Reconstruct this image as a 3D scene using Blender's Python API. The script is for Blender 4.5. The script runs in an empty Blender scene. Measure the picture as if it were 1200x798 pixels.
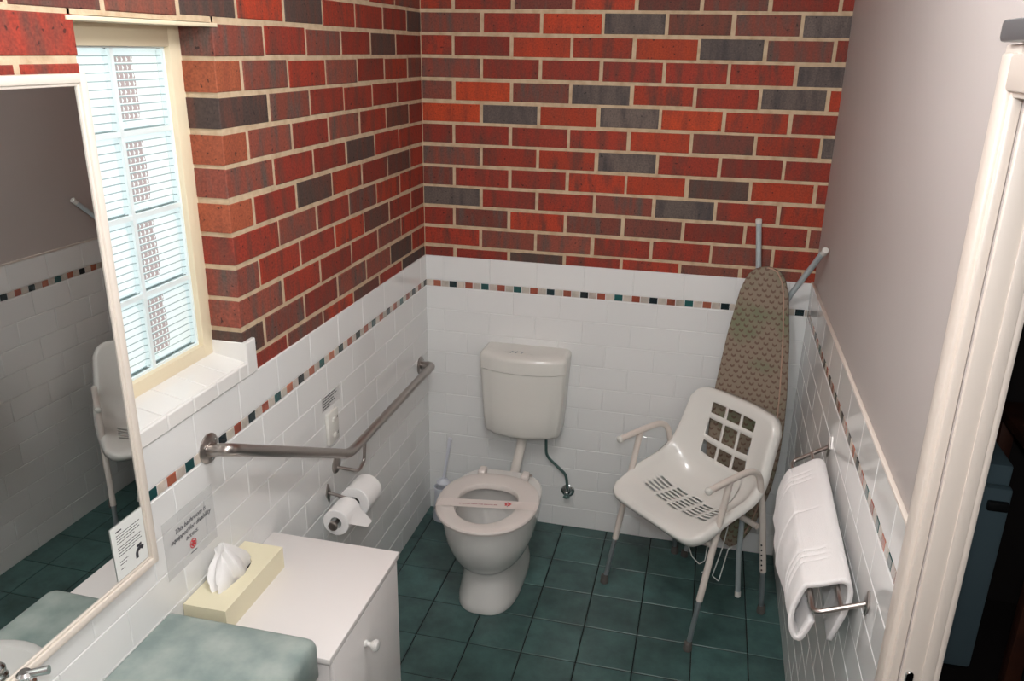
import bpy, bmesh, math, random
from math import sin, cos, pi, sqrt, radians
from mathutils import Vector, Matrix
C = bpy.context.scene.collection
rnd = random.Random(11)

# ------------------------------------------------------------------ materials
def mat(name, col=(.8, .8, .8), rough=.5, metal=0., spec=.5, coat=0., bump=None, mottle=None, trans=0., sheen=0., ior=1.5):
    """bump=(scale,strength,dist)  mottle=(scale,col2,lo,hi)"""
    m = bpy.data.materials.new(name); m.use_nodes = True
    nt = m.node_tree; p = nt.nodes['Principled BSDF']
    p.inputs['Base Color'].default_value = (*col, 1); p.inputs['Roughness'].default_value = rough
    p.inputs['Metallic'].default_value = metal; p.inputs['Specular IOR Level'].default_value = spec
    p.inputs['Coat Weight'].default_value = coat; p.inputs['Transmission Weight'].default_value = trans
    p.inputs['Sheen Weight'].default_value = sheen; p.inputs['IOR'].default_value = ior
    tc = nt.nodes.new('ShaderNodeTexCoord')
    if mottle:
        s, c2, lo, hi = mottle
        n = nt.nodes.new('ShaderNodeTexNoise'); n.inputs['Scale'].default_value = s; n.inputs['Detail'].default_value = 5
        r = nt.nodes.new('ShaderNodeMapRange'); r.inputs['From Min'].default_value = lo; r.inputs['From Max'].default_value = hi
        mx = nt.nodes.new('ShaderNodeMix'); mx.data_type = 'RGBA'
        mx.inputs['A'].default_value = (*col, 1); mx.inputs['B'].default_value = (*c2, 1)
        nt.links.new(tc.outputs['Object'], n.inputs['Vector']); nt.links.new(n.outputs['Fac'], r.inputs['Value'])
        nt.links.new(r.outputs['Result'], mx.inputs['Factor']); nt.links.new(mx.outputs['Result'], p.inputs['Base Color'])
    if bump:
        s, st, d = bump
        n = nt.nodes.new('ShaderNodeTexNoise'); n.inputs['Scale'].default_value = s; n.inputs['Detail'].default_value = 3
        b = nt.nodes.new('ShaderNodeBump'); b.inputs['Strength'].default_value = st; b.inputs['Distance'].default_value = d
        nt.links.new(tc.outputs['Object'], n.inputs['Vector']); nt.links.new(n.outputs['Fac'], b.inputs['Height'])
        nt.links.new(b.outputs['Normal'], p.inputs['Normal'])
    return m

def srgb(r, g, b):
    f = lambda c: (c/255/12.92) if c/255 <= .04045 else ((c/255+.055)/1.055)**2.4
    return (f(r), f(g), f(b))

M = {}
M['mortar'] = mat('mortar_cream', srgb(200, 178, 148), .95, bump=(180, .6, .002), mottle=(30, srgb(176, 150, 120), .4, .75))
M['grout_w'] = mat('grout_white', srgb(224, 224, 222), .8)
M['grout_f'] = mat('grout_floor', srgb(16, 20, 19), .9, mottle=(6, srgb(44, 42, 38), .45, .75))
M['plaster'] = mat('painted_plaster', srgb(188, 180, 176), .5, bump=(60, .08, .001), mottle=(1.2, srgb(180, 172, 168), .35, .75))
M['ceil'] = mat('ceiling_paint', srgb(225, 222, 215), .8)
M['ceramic'] = mat('white_ceramic', srgb(216, 214, 210), .09, coat=.3)
M['plastic'] = mat('white_plastic', srgb(220, 218, 211), .22, coat=.15)
M['chairshell'] = mat('moulded_plastic', srgb(228, 226, 220), .2, coat=.3)
M['tube'] = mat('cream_tube_paint', srgb(214, 204, 195), .3, coat=.2)
M['alu'] = mat('dull_aluminium', srgb(150, 156, 160), .35, .7)
M['rubber'] = mat('grey_rubber', srgb(82, 78, 74), .7)
M['steel'] = mat('brushed_steel', srgb(170, 163, 158), .3, 1.)
M['chrome'] = mat('chrome', srgb(200, 205, 205), .08, 1.)
M['cream'] = mat('cream_gloss_paint', srgb(218, 207, 196), .35)
M['creamw'] = mat('cream_window_paint', srgb(226, 212, 182), .45)
M['mirframe'] = mat('mirror_frame_cream', srgb(222, 212, 200), .35)
M['white'] = mat('white_laminate', srgb(226, 221, 218), .35)
M['paper'] = mat('toilet_paper', srgb(232, 230, 228), .9, bump=(300, .25, .001))
M['card'] = mat('white_card', srgb(228, 230, 226), .6)
M['ink'] = mat('dark_ink', srgb(50, 50, 56), .8)
M['inkfade'] = mat('faded_ink', srgb(175, 125, 125), .8)
M['red'] = mat('red_ink', srgb(196, 50, 54), .7)
M['towel'] = mat('towel_terry', srgb(238, 234, 232), .95, bump=(420, .7, .003), sheen=.5)
M['boxcream'] = mat('tissue_box_cream', srgb(228, 220, 190), .55)
M['counter'] = mat('green_laminate', srgb(128, 144, 140), .42, mottle=(11, srgb(164, 174, 168), .35, .66))
M['roomgloom'] = mat('painted_room_gloom', srgb(30, 22, 20), .8)  # gloom of the unlit next room, put into its surface colour
M['wood'] = mat('dark_timber', srgb(92, 52, 36), .5, mottle=(8, srgb(60, 34, 26), .4, .7))
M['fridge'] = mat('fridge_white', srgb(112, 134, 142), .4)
M['cloth'] = mat('pale_cloth', srgb(140, 165, 155), .9, mottle=(14, srgb(190, 200, 190), .45, .6))
M['legpaint'] = mat('pale_grey_tube', srgb(168, 178, 180), .35)
M['wire'] = mat('white_wire', srgb(222, 224, 220), .4)
M['pipe'] = mat('white_pipe', srgb(214, 208, 200), .3)
M['brush'] = mat('clear_blue_plastic', srgb(226, 228, 236), .3, trans=.15)
M['blackhole'] = mat('black_plastic', srgb(20, 20, 20), .6)
M['lamp'] = mat('lamp_opal', (1, 1, 1), .5)
p = M['lamp'].node_tree.nodes['Principled BSDF']; p.inputs['Emission Color'].default_value = (1, .93, .84, 1); p.inputs['Emission Strength'].default_value = 3

def attr_mat(name, rough, coat=0., spec=.5, streak=False, bump=None, mot=0.):
    m = bpy.data.materials.new(name); m.use_nodes = True; nt = m.node_tree; p = nt.nodes['Principled BSDF']
    p.inputs['Roughness'].default_value = rough; p.inputs['Coat Weight'].default_value = coat; p.inputs['Specular IOR Level'].default_value = spec
    p.inputs['Coat Roughness'].default_value = .05
    a = nt.nodes.new('ShaderNodeAttribute'); a.attribute_name = 'Col'
    tc = nt.nodes.new('ShaderNodeTexCoord'); L = nt.links.new
    out = a.outputs['Color']
    if streak:
        # fired-clay flashing: soft vertical bands of darker clay, ash spots, gritty grain
        mp = nt.nodes.new('ShaderNodeMapping'); mp.inputs['Scale'].default_value = (22, 22, 5)
        n = nt.nodes.new('ShaderNodeTexNoise'); n.inputs['Scale'].default_value = 1; n.inputs['Detail'].default_value = 4; n.inputs['Roughness'].default_value = .6
        r = nt.nodes.new('ShaderNodeMapRange'); r.inputs['From Min'].default_value = .45; r.inputs['From Max'].default_value = .66
        b = nt.nodes.new('ShaderNodeAttribute'); b.attribute_name = 'Col2'
        mx = nt.nodes.new('ShaderNodeMix'); mx.data_type = 'RGBA'
        L(tc.outputs['Object'], mp.inputs['Vector']); L(mp.outputs['Vector'], n.inputs['Vector']); L(n.outputs['Fac'], r.inputs['Value'])
        L(r.outputs['Result'], mx.inputs['Factor']); L(a.outputs['Color'], mx.inputs['A']); L(b.outputs['Color'], mx.inputs['B'])
        n2 = nt.nodes.new('ShaderNodeTexNoise'); n2.inputs['Scale'].default_value = 170; n2.inputs['Detail'].default_value = 3
        r2 = nt.nodes.new('ShaderNodeMapRange'); r2.inputs['From Min'].default_value = .3; r2.inputs['From Max'].default_value = .7; r2.inputs['To Min'].default_value = .72; r2.inputs['To Max'].default_value = 1.22
        mu = nt.nodes.new('ShaderNodeMix'); mu.data_type = 'RGBA'; mu.blend_type = 'MULTIPLY'; mu.inputs['Factor'].default_value = 1
        L(tc.outputs['Object'], n2.inputs['Vector']); L(n2.outputs['Fac'], r2.inputs['Value']); L(mx.outputs['Result'], mu.inputs['A']); L(r2.outputs['Result'], mu.inputs['B'])
        n3 = nt.nodes.new('ShaderNodeTexNoise'); n3.inputs['Scale'].default_value = 75; n3.inputs['Detail'].default_value = 1
        r3 = nt.nodes.new('ShaderNodeMapRange'); r3.inputs['From Min'].default_value = .68; r3.inputs['From Max'].default_value = .74; r3.inputs['To Min'].default_value = 1; r3.inputs['To Max'].default_value = .3
        mv = nt.nodes.new('ShaderNodeMix'); mv.data_type = 'RGBA'; mv.blend_type = 'MULTIPLY'; mv.inputs['Factor'].default_value = 1
        L(tc.outputs['Object'], n3.inputs['Vector']); L(n3.outputs['Fac'], r3.inputs['Value']); L(mu.outputs['Result'], mv.inputs['A']); L(r3.outputs['Result'], mv.inputs['B'])
        out = mv.outputs['Result']
    if mot:
        n = nt.nodes.new('ShaderNodeTexNoise'); n.inputs['Scale'].default_value = 9; n.inputs['Detail'].default_value = 8; n.inputs['Roughness'].default_value = .65
        r = nt.nodes.new('ShaderNodeMapRange'); r.inputs['From Min'].default_value = .3; r.inputs['From Max'].default_value = .7; r.inputs['To Min'].default_value = 1-mot; r.inputs['To Max'].default_value = 1+mot
        mu = nt.nodes.new('ShaderNodeMix'); mu.data_type = 'RGBA'; mu.blend_type = 'MULTIPLY'; mu.inputs['Factor'].default_value = 1
        L(tc.outputs['Object'], n.inputs['Vector']); L(n.outputs['Fac'], r.inputs['Value']); L(out, mu.inputs['A']); L(r.outputs['Result'], mu.inputs['B'])
        out = mu.outputs['Result']
    L(out, p.inputs['Base Color'])
    if bump:
        s, st, d = bump
        n = nt.nodes.new('ShaderNodeTexNoise'); n.inputs['Scale'].default_value = s; n.inputs['Detail'].default_value = 3
        b = nt.nodes.new('ShaderNodeBump'); b.inputs['Strength'].default_value = st; b.inputs['Distance'].default_value = d
        L(tc.outputs['Object'], n.inputs['Vector']); L(n.outputs['Fac'], b.inputs['Height']); L(b.outputs['Normal'], p.inputs['Normal'])
    return m
M['brick'] = attr_mat('clay_brick', .78, streak=True, bump=(90, .5, .002))
M['tile'] = attr_mat('glazed_wall_tile', .07, coat=.1, bump=(10, .03, .003))
M['mosaic'] = attr_mat('glazed_mosaic', .18, coat=.3, mot=.35, bump=(70, .2, .002))
M['ftile'] = attr_mat('green_floor_tile', .36, mot=.42, bump=(40, .12, .002))

# ------------------------------------------------------------------ object helpers
def wm(o):
    m = Matrix.Identity(4)
    ch = []
    while o: ch.append(o); o = o.parent
    for q in reversed(ch): m = m @ Matrix.LocRotScale(q.location, q.rotation_euler, q.scale)
    return m
def put(name, bm, m, parent=None, smooth=True, base=True, local=False, auto=None):
    """bm is in world coordinates (or, local=True, in the parent's frame); links it as ONE mesh object"""
    me = bpy.data.meshes.new(name)
    if parent and not local: bm.transform(wm(parent).inverted())
    loc = Vector((0, 0, 0))
    if not parent and base and bm.verts:
        xs = [v.co for v in bm.verts]
        loc = Vector(((min(c.x for c in xs)+max(c.x for c in xs))/2, (min(c.y for c in xs)+max(c.y for c in xs))/2, min(c.z for c in xs)))
        bm.transform(Matrix.Translation(-loc))
    bmesh.ops.recalc_face_normals(bm, faces=bm.faces[:]) if auto != 'keep' else None
    for f in bm.faces: f.smooth = smooth
    if smooth:
        for e in bm.edges:
            if len(e.link_faces) == 2 and e.calc_face_angle(0) > radians(38): e.smooth = False
    bm.to_mesh(me); bm.free()
    for mm in (m if isinstance(m, (list, tuple)) else [m]): me.materials.append(mm)
    o = bpy.data.objects.new(name, me); C.objects.link(o); o.location = loc
    if parent: o.parent = parent
    return o
def thing(name, label, cat, loc=(0, 0, 0), rz=0., group=None):
    o = bpy.data.objects.new(name, None); C.objects.link(o); o.empty_display_size = .05
    o.location = loc; o.rotation_euler = (0, 0, rz); return tag(o, label, cat, group)
def tag(o, label, cat, group=None):
    o['label'] = label; o['category'] = cat
    if group: o['group'] = group
    return o
def struct(o): o['kind'] = 'structure'; return o
def B(): return bmesh.new()

def box(bm, x0, x1, y0, y1, z0, z1, bev=0., seg=2, mi=0):
    t = bmesh.new()
    bmesh.ops.create_cube(t, size=1)
    for v in t.verts: v.co = Vector(((x0+x1)/2+v.co.x*(x1-x0), (y0+y1)/2+v.co.y*(y1-y0), (z0+z1)/2+v.co.z*(z1-z0)))
    if bev: bmesh.ops.bevel(t, geom=t.edges[:], offset=bev, segments=seg, affect='EDGES', profile=.5)
    for f in t.faces: f.material_index = mi
    join(bm, t)
def join(bm, t, mtx=None):
    if mtx is not None: t.transform(mtx)
    me = bpy.data.meshes.new('tmp'); t.to_mesh(me); t.free(); bm.from_mesh(me); bpy.data.meshes.remove(me)
def catmull(pts, n=8, closed=False):
    P = [Vector(p) for p in pts]; out = []
    N = len(P)
    rng = range(N if closed else N-1)
    for i in rng:
        if closed: a, b, c, d = P[(i-1) % N], P[i], P[(i+1) % N], P[(i+2) % N]
        else:
            b, c = P[i], P[i+1]; a = P[i-1] if i else b*2-c; d = P[i+2] if i+2 < N else c*2-b
        for k in range(n):
            t = k/n
            out.append(.5*((2*b)+(c-a)*t+(2*a-5*b+4*c-d)*t*t+(3*b-a-3*c+d)*t**3))
    if not closed: out.append(P[-1])
    return out
def fillet(pts, r, n=6):
    P = [Vector(p) for p in pts]; out = [P[0]]
    for i in range(1, len(P)-1):
        a, b, c = P[i-1], P[i], P[i+1]
        d1 = (a-b); d2 = (c-b); rr = min(r, d1.length*.49, d2.length*.49)
        s = b+d1.normalized()*rr; e = b+d2.normalized()*rr
        for k in range(n+1):
            t = k/n; out.append(s*(1-t)**2+b*2*t*(1-t)+e*t*t)
    out.append(P[-1]); return out
def tube(bm, pts, r, n=14, closed=False, caps=True, mi=0):
    P = [Vector(p) for p in pts]; N = len(P)
    rr = r if isinstance(r, (list, tuple)) else [r]*N
    T = []
    for i in range(N):
        a = P[(i-1) % N] if (closed or i) else P[0]; b = P[(i+1) % N] if (closed or i < N-1) else P[-1]
        T.append((b-a).normalized())
    up = Vector((0, 0, 1)) if abs(T[0].z) < .9 else Vector((1, 0, 0))
    u = T[0].cross(up).normalized(); rings = []
    for i in range(N):
        if i: u = (u-T[i]*u.dot(T[i])).normalized()
        w = T[i].cross(u)
        rings.append([bm.verts.new(P[i]+(u*cos(2*pi*k/n)+w*sin(2*pi*k/n))*rr[i]) for k in range(n)])
    fs = []
    for i in range(N if closed else N-1):
        A, Bq = rings[i], rings[(i+1) % N]
        for k in range(n): fs.append(bm.faces.new((A[k], A[(k+1) % n], Bq[(k+1) % n], Bq[k])))
    if caps and not closed: fs.append(bm.faces.new(rings[0][::-1])); fs.append(bm.faces.new(rings[-1]))
    for f in fs: f.material_index = mi
def loft(bm, rings, cap0=True, cap1=True, mi=0):
    R = [[bm.verts.new(p) for p in r] for r in rings]; n = len(R[0]); fs = []
    for A, Bq in zip(R, R[1:]):
        for k in range(n): fs.append(bm.faces.new((A[k], A[(k+1) % n], Bq[(k+1) % n], Bq[k])))
    if cap0: fs.append(bm.faces.new(R[0][::-1]))
    if cap1: fs.append(bm.faces.new(R[-1]))
    for f in fs: f.material_index = mi
def lathe(bm, prof, origin, axis=(0, 0, 1), n=24, cap0=True, cap1=True):
    ax = Vector(axis).normalized(); up = Vector((0, 0, 1)) if abs(ax.z) < .9 else Vector((1, 0, 0))
    u = ax.cross(up).normalized(); w = ax.cross(u); o = Vector(origin)
    loft(bm, [[o+ax*h+(u*cos(2*pi*k/n)+w*sin(2*pi*k/n))*r for k in range(n)] for r, h in prof], cap0, cap1)

# chamfered slab: one brick or tile.  o=front-face corner, U,V unit dirs, N outward; w,h size, d depth, c chamfer
def slab(bm, o, U, V, N, w, h, d, c, col=None, layers=None, tilt=(0, 0)):
    o, U, V, N = Vector(o), Vector(U), Vector(V), Vector(N)
    def ring(ins, dep): return [o+U*ins+V*ins-N*dep, o+U*(w-ins)+V*ins-N*dep, o+U*(w-ins)+V*(h-ins)-N*dep, o+U*ins+V*(h-ins)-N*dep]
    r0 = ring(c, 0); r0 = [p_+N*(tilt[0]*(1 if i in (1, 2) else -1)+tilt[1]*(1 if i > 1 else -1)) for i, p_ in enumerate(r0)]
    rs = [[bm.verts.new(q) for q in r] for r in (r0, ring(0, c), ring(0, d))]
    fs = [bm.faces.new(rs[0])]
    for a, b in zip(rs, rs[1:]):
        for k in range(4): fs.append(bm.faces.new((a[k], b[k], b[(k+1) % 4], a[(k+1) % 4])))
    if col is not None:
        for f in fs:
            for lp in f.loops:
                for ly, cc in zip(layers, col): lp[ly] = (*cc, 1)
    return fs

# ------------------------------------------------------------------ key dimensions
ZT = 1.2574; J0 = ZT+.0445; W = 1.62; WT = 1.611; CEIL = 2.75; YB = -3.95
YR, YL = -1.4727, -1.925            # window opening, far and near edge
ZS, ZH = 1.31, 2.145                # sill and head of the opening
DY0, DY1, DZ = -1.924, -2.78, 2.05   # doorway

PAL = {'R': [(164, 54, 32), (150, 50, 32), (172, 58, 30), (144, 48, 32)], 'O': [(194, 70, 30), (184, 62, 28)],
       'B': [(126, 68, 52), (118, 62, 50)], 'M': [(140, 70, 54), (132, 64, 50)], 'G': [(112, 98, 90), (104, 92, 86)], 'D': [(84, 66, 58), (76, 60, 54)],
       'C': [(176, 92, 58), (166, 84, 54)]}
ALT = {'R': (112, 58, 46), 'O': (152, 60, 36), 'B': (92, 66, 56), 'M': (96, 80, 72), 'G': (74, 66, 66), 'D': (104, 62, 50), 'C': (150, 76, 50)}
def bcol(k):
    c = rnd.choice(PAL[k]); j = rnd.uniform(.84, 1.02)
    a = srgb(*[min(255, v*j) for v in c]); b = srgb(*[v*.94 for v in ALT[k]]); return (a, b)
def randkey(): return rnd.choice('RRRRRRROOBMMGD')
BACK = {11: 'RRMRBMRR', 10: 'MROGBMGG', 9: 'RROROGMR', 8: 'MRRRRRGG', 7: 'MOMGRRGR', 6: 'OGOGORRR', 5: 'RRRROBRG', 4: 'MRRGRRRR',
        3: 'MRRRODOR', 2: 'GRRMGRRR', 1: 'RMRMBRRM', 0: 'RMMRRMRR', -1: 'RRDRRBMR'}
LEFT = {10: 'DRRRDRDB', 9: 'RDRMRM', 8: 'MRRMRMC', 7: 'RRRRMD', 6: 'RBRMRMC', 5: 'RRDRRM', 4: 'RBRRDRC', 3: 'RRMRMR', 2: 'RRBRRRM', 1: 'RMRRRM', 0: 'RDMMRMD', -1: 'DRBRMR'}

def new_layers(bm): return [bm.loops.layers.float_color.new('Col'), bm.loops.layers.float_color.new('Col2')]
def brick_rows(bm, ly, u0, u1, place, even, odd, keys, z_lo=None, z_hi=None, depth=.10, first_full=True, k0=-1, k1=17, clip_lo=None, clip_hi=None):
    """u runs along the wall; joints at even/odd + .24 n"""
    for k in range(k0, k1):
        za, zb = J0+.086*k+.0065, J0+.086*(k+1)-.0065
        if k == -1: za = ZT-.01
        if z_lo is not None: za = max(za, z_lo)
        if z_hi is not None: zb = min(zb, z_hi)
        if zb-za < .012: continue
        st = even if k % 2 == 0 else odd
        js = [st+.24*n for n in range(-2, 30)]
        edges = [u0]+[j for j in js if u0+.06 < j < u1-.02]+[u1]
        for i, (a, b) in enumerate(zip(edges, edges[1:])):
            aa = a if i == 0 else a+.0065; bb = b if i == len(edges)-2 else b-.0065
            ks = keys.get(k, ''); idx = i
            key = ks[idx] if idx < len(ks) else randkey()
            wob = lambda: rnd.uniform(-.002, .002)
            slab(bm, *place(aa+(wob() if i else 0), za+wob(), bb-aa, zb-za, rnd.uniform(-.001, .0012)), depth, .0022, bcol(key), ly)

# ---------- back wall (bricks over white tile)
bm = B(); ly = new_layers(bm)
brick_rows(bm, ly, 0.001, W+.03, lambda u, z, w, h, off: ((u, off, z), (1, 0, 0), (0, 0, 1), (0, -1, 0), w, h), .253, .136, {k: v for k, v in BACK.items()})
n0 = len(bm.faces); box(bm, -.12, W+.12, .0022, .12, 0, CEIL, mi=1)
wall_back = put('wall_back', bm, [M['brick'], M['mortar']], smooth=False, base=False); struct(wall_back)
# ---------- left wall
bm = B(); ly = new_layers(bm)
pl = lambda u, z, w, h, off: ((off, -u, z), (0, -1, 0), (0, 0, 1), (1, 0, 0), w, h)
plr = lambda u, z, w, h, off: ((off, -u, z), (0, -1, 0), (0, 0, 1), (1, 0, 0), w, h)
brick_rows(bm, ly, 0.001, -YR, pl, .155, .274, LEFT, z_hi=None, k1=10)
brick_rows(bm, ly, 0.001, -YB, pl, .155, .274, LEFT, k0=10)
brick_rows(bm, ly, -YL, -YB, pl, .155, .274, {9: 'RMRRR', 8: 'RRMR'}, k1=10)
mo = .0022
box(bm, -.26, -mo, YR+.003, .12, 0, CEIL, mi=1); box(bm, -.26, -mo, YB-.1, YL-.003, 0, CEIL, mi=1)
box(bm, -.26, -mo, YL-.01, YR+.01, 0, ZS-.03, mi=1); box(bm, -.26, -mo, YL-.01, YR+.01, ZH+.012, CEIL, mi=1)
wall_left = put('wall_left', bm, [M['brick'], M['mortar']], smooth=False, base=False); struct(wall_left)

# ---------- wall tiles, one mesh per wall, with the mosaic strip its own part
TP, RP = .206, .1015; ZM0, ZM1 = 1.1185, 1.1475
def rows():
    r = [(k*RP, (k+1)*RP, k) for k in range(11)]; r.append((ZM1+.001, ZT, 11)); return r
def tile_wall(wallname, parent, place, length, off_even, off_odd, teal, skip=None):
    bm = B(); ly = new_layers(bm); bk = B(); g = .0011
    for z0, z1, k in rows():
        st = off_even if k % 2 == 0 else off_odd
        js = [0]+[st+TP*n for n in range(-2, 30) if .01 < st+TP*n < length-.005]+[length]
        for a, b in zip(js, js[1:]):
            if b-a < .006: continue
            if skip and skip((a+b)/2, z0): continue
            v = rnd.uniform(.993, 1.005); c = srgb(229*v, 229*v, 227*v)
            slab(bm, *place(a+g, z0+g, b-a-2*g, z1-z0-2*g, .0065), .006, .0016, (c, c), ly, tilt=(rnd.uniform(-1, 1)*.0003, rnd.uniform(-1, 1)*.0003))
    t = put('wall_tiles', bm, M['tile'], parent, smooth=False); struct(t)
    bm = B(); ly = new_layers(bm); n = 0; u = teal-.1452*40; g = .0013
    pit = .0363
    for i in range(-160, 400):
        c0 = teal+i*pit; a, b = max(c0-pit/2, 0), min(c0+pit/2, length)
        if b-a < .008: continue
        q = i % 4
        if q == 0: c = rnd.choice([(22, 44, 48), (30, 72, 72), (18, 36, 42), (36, 86, 84), (20, 30, 36)])
        elif q == 2: c = rnd.choice([(164, 96, 74), (150, 84, 66), (172, 104, 80), (148, 74, 56)])
        else: c = rnd.choice([(196, 186, 174), (188, 180, 168), (202, 190, 178), (184, 172, 162)])
        c = srgb(*c)
        slab(bm, *place(a+g, ZM0+g, b-a-2*g, ZM1-ZM0-2*g, .0062), .006, .0012, (c, c), ly)
    t = put('mosaic_strip', bm, M['mosaic'], parent, smooth=False); struct(t)
    return
def grout(parent, x0, x1, y0, y1):
    bm = B(); box(bm, x0, x1, y0, y1, 0.0, ZT-.002); t = put('tile_grout', bm, M['grout_w'], parent, smooth=False); struct(t)
tile_wall('back', wall_back, lambda u, z, w, h, o: ((u, -o, z), (1, 0, 0), (0, 0, 1), (0, -1, 0), w, h), WT, -.012, .089, .129)
grout(wall_back, 0, W, -.0042, .001)
tile_wall('left', wall_left, lambda u, z, w, h, o: ((o, -u, z), (0, -1, 0), (0, 0, 1), (1, 0, 0), w, h), -YB, .187, .081, .019)
grout(wall_left, -.001, .0042, YB, 0)

# ---------- right wall (plaster over tile) with a doorway
bm = B(); X1 = 1.674
box(bm, W, X1, DY0, .12, 0, CEIL); box(bm, W, X1, YB-.1, DY1, 0, CEIL); box(bm, W, X1, DY1, DY0, DZ, CEIL)
wall_right = put('wall_right', bm, M['plaster'], smooth=False, base=False); struct(wall_right)
tile_wall('right', wall_right, lambda u, z, w, h, o: ((W-.003-o, -u, z), (0, -1, 0), (0, 0, 1), (-1, 0, 0), w, h), -DY0-.02, .187, .081, .299-.1452*2)
grout(wall_right, W-.007, W, DY0+.01, 0)
bm = B(); box(bm, W-.011, W, DY0+.06, 0, ZT-.001, ZT+.006, .002); struct(put('tile_cap', bm, M['cream'], wall_right))
# near wall and the far side
bm = B(); box(bm, -.26, W+.12, YB-.1, YB, 0, CEIL); struct(put('wall_front', bm, M['plaster'], smooth=False, base=False))
bm = B(); box(bm, -.26, W+.12, YB-.1, .12, CEIL, CEIL+.1); struct(put('ceiling', bm, M['ceil'], smooth=False, base=False))

# ---------- floor
bm = B(); ly = new_layers(bm); FP = .2049; fx0 = .2537-FP*2; fy0 = -.0774
g = .0022
xs = [0]+[fx0+FP*i for i in range(0, 12) if 0.02 < fx0+FP*i < W-.01]+[W]
ys = [0]+[fy0-FP*i for i in range(0, 22) if fy0-FP*i > YB+.01]+[YB]
for a, b in zip(xs, xs[1:]):
    for c, d in zip(ys, ys[1:]):
        v = rnd.uniform(.88, 1.10); col = srgb(62*v, 90*v, 87*v)
        slab(bm, (a+g, d+g, 0.0), (1, 0, 0), (0, 1, 0), (0, 0, 1), b-a-2*g, c-d-2*g, .006, .0018, (col, col), ly, tilt=(rnd.uniform(-1, 1)*.0003, rnd.uniform(-1, 1)*.0003))
box(bm, -.1, X1+.05, YB-.1, .12, -.08, -.003, mi=1)
struct(put('floor', bm, [M['ftile'], M['grout_f']], smooth=False, base=False))

# ------------------------------------------------------------------ window of glass blocks
bm = B(); fx = -.09
yo0, yo1 = YL, YR; fw = .042
def fr(y0, y1, z0, z1): box(bm, -.16, fx, y0, y1, z0, z1, .003)
fr(yo0-.02, yo0+fw, ZS-.02, ZH+.02); fr(yo1-fw, yo1+.02, ZS-.02, ZH+.02); fr(yo0+fw-.002, yo1-fw+.002, ZS-.02, ZS+fw); fr(yo0+fw-.002, yo1-fw+.002, ZH-fw-.002, ZH+.02)
window = put('window_1', bm, M['creamw'], base=False); struct(window)
GY0, GY1, GZ0, GZ1 = yo0+fw, yo1-fw, ZS+fw, ZH-fw
# block materials
def glassy(name, tint, alpha, scale_vec, dist, rough):
    m = bpy.data.materials.new(name); m.use_nodes = True; nt = m.node_tree; nt.nodes.remove(nt.nodes['Principled BSDF']); L = nt.links.new
    out = nt.nodes['Material Output']
    tr = nt.nodes.new('ShaderNodeBsdfTransparent'); tr.inputs['Color'].default_value = (*tint, 1)
    gl = nt.nodes.new('ShaderNodeBsdfGlossy'); gl.inputs['Roughness'].default_value = rough; gl.inputs['Color'].default_value = (1, 1, 1, 1)
    fz = nt.nodes.new('ShaderNodeFresnel'); fz.inputs['IOR'].default_value = 1.5
    mx = nt.nodes.new('ShaderNodeMixShader')
    L(fz.outputs['Fac'], mx.inputs['Fac']); L(tr.outputs[0], mx.inputs[1]); L(gl.outputs[0], mx.inputs[2]); L(mx.outputs[0], out.inputs['Surface'])
    return m
M['glassfront'] = glassy('ribbed_glass_front', (.97, 1., .99), 0, None, 0, .06)
M['joint'] = mat('block_joint_pale', srgb(232, 242, 242), .3)
def sheetmat(name, fac, col):
    m = bpy.data.materials.new(name); m.use_nodes = True; nt = m.node_tree; p = nt.nodes['Principled BSDF']; p.inputs['Base Color'].default_value = (*col, 1); p.inputs['Roughness'].default_value = .25
    p.inputs['Alpha'].default_value = fac; return m
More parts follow.
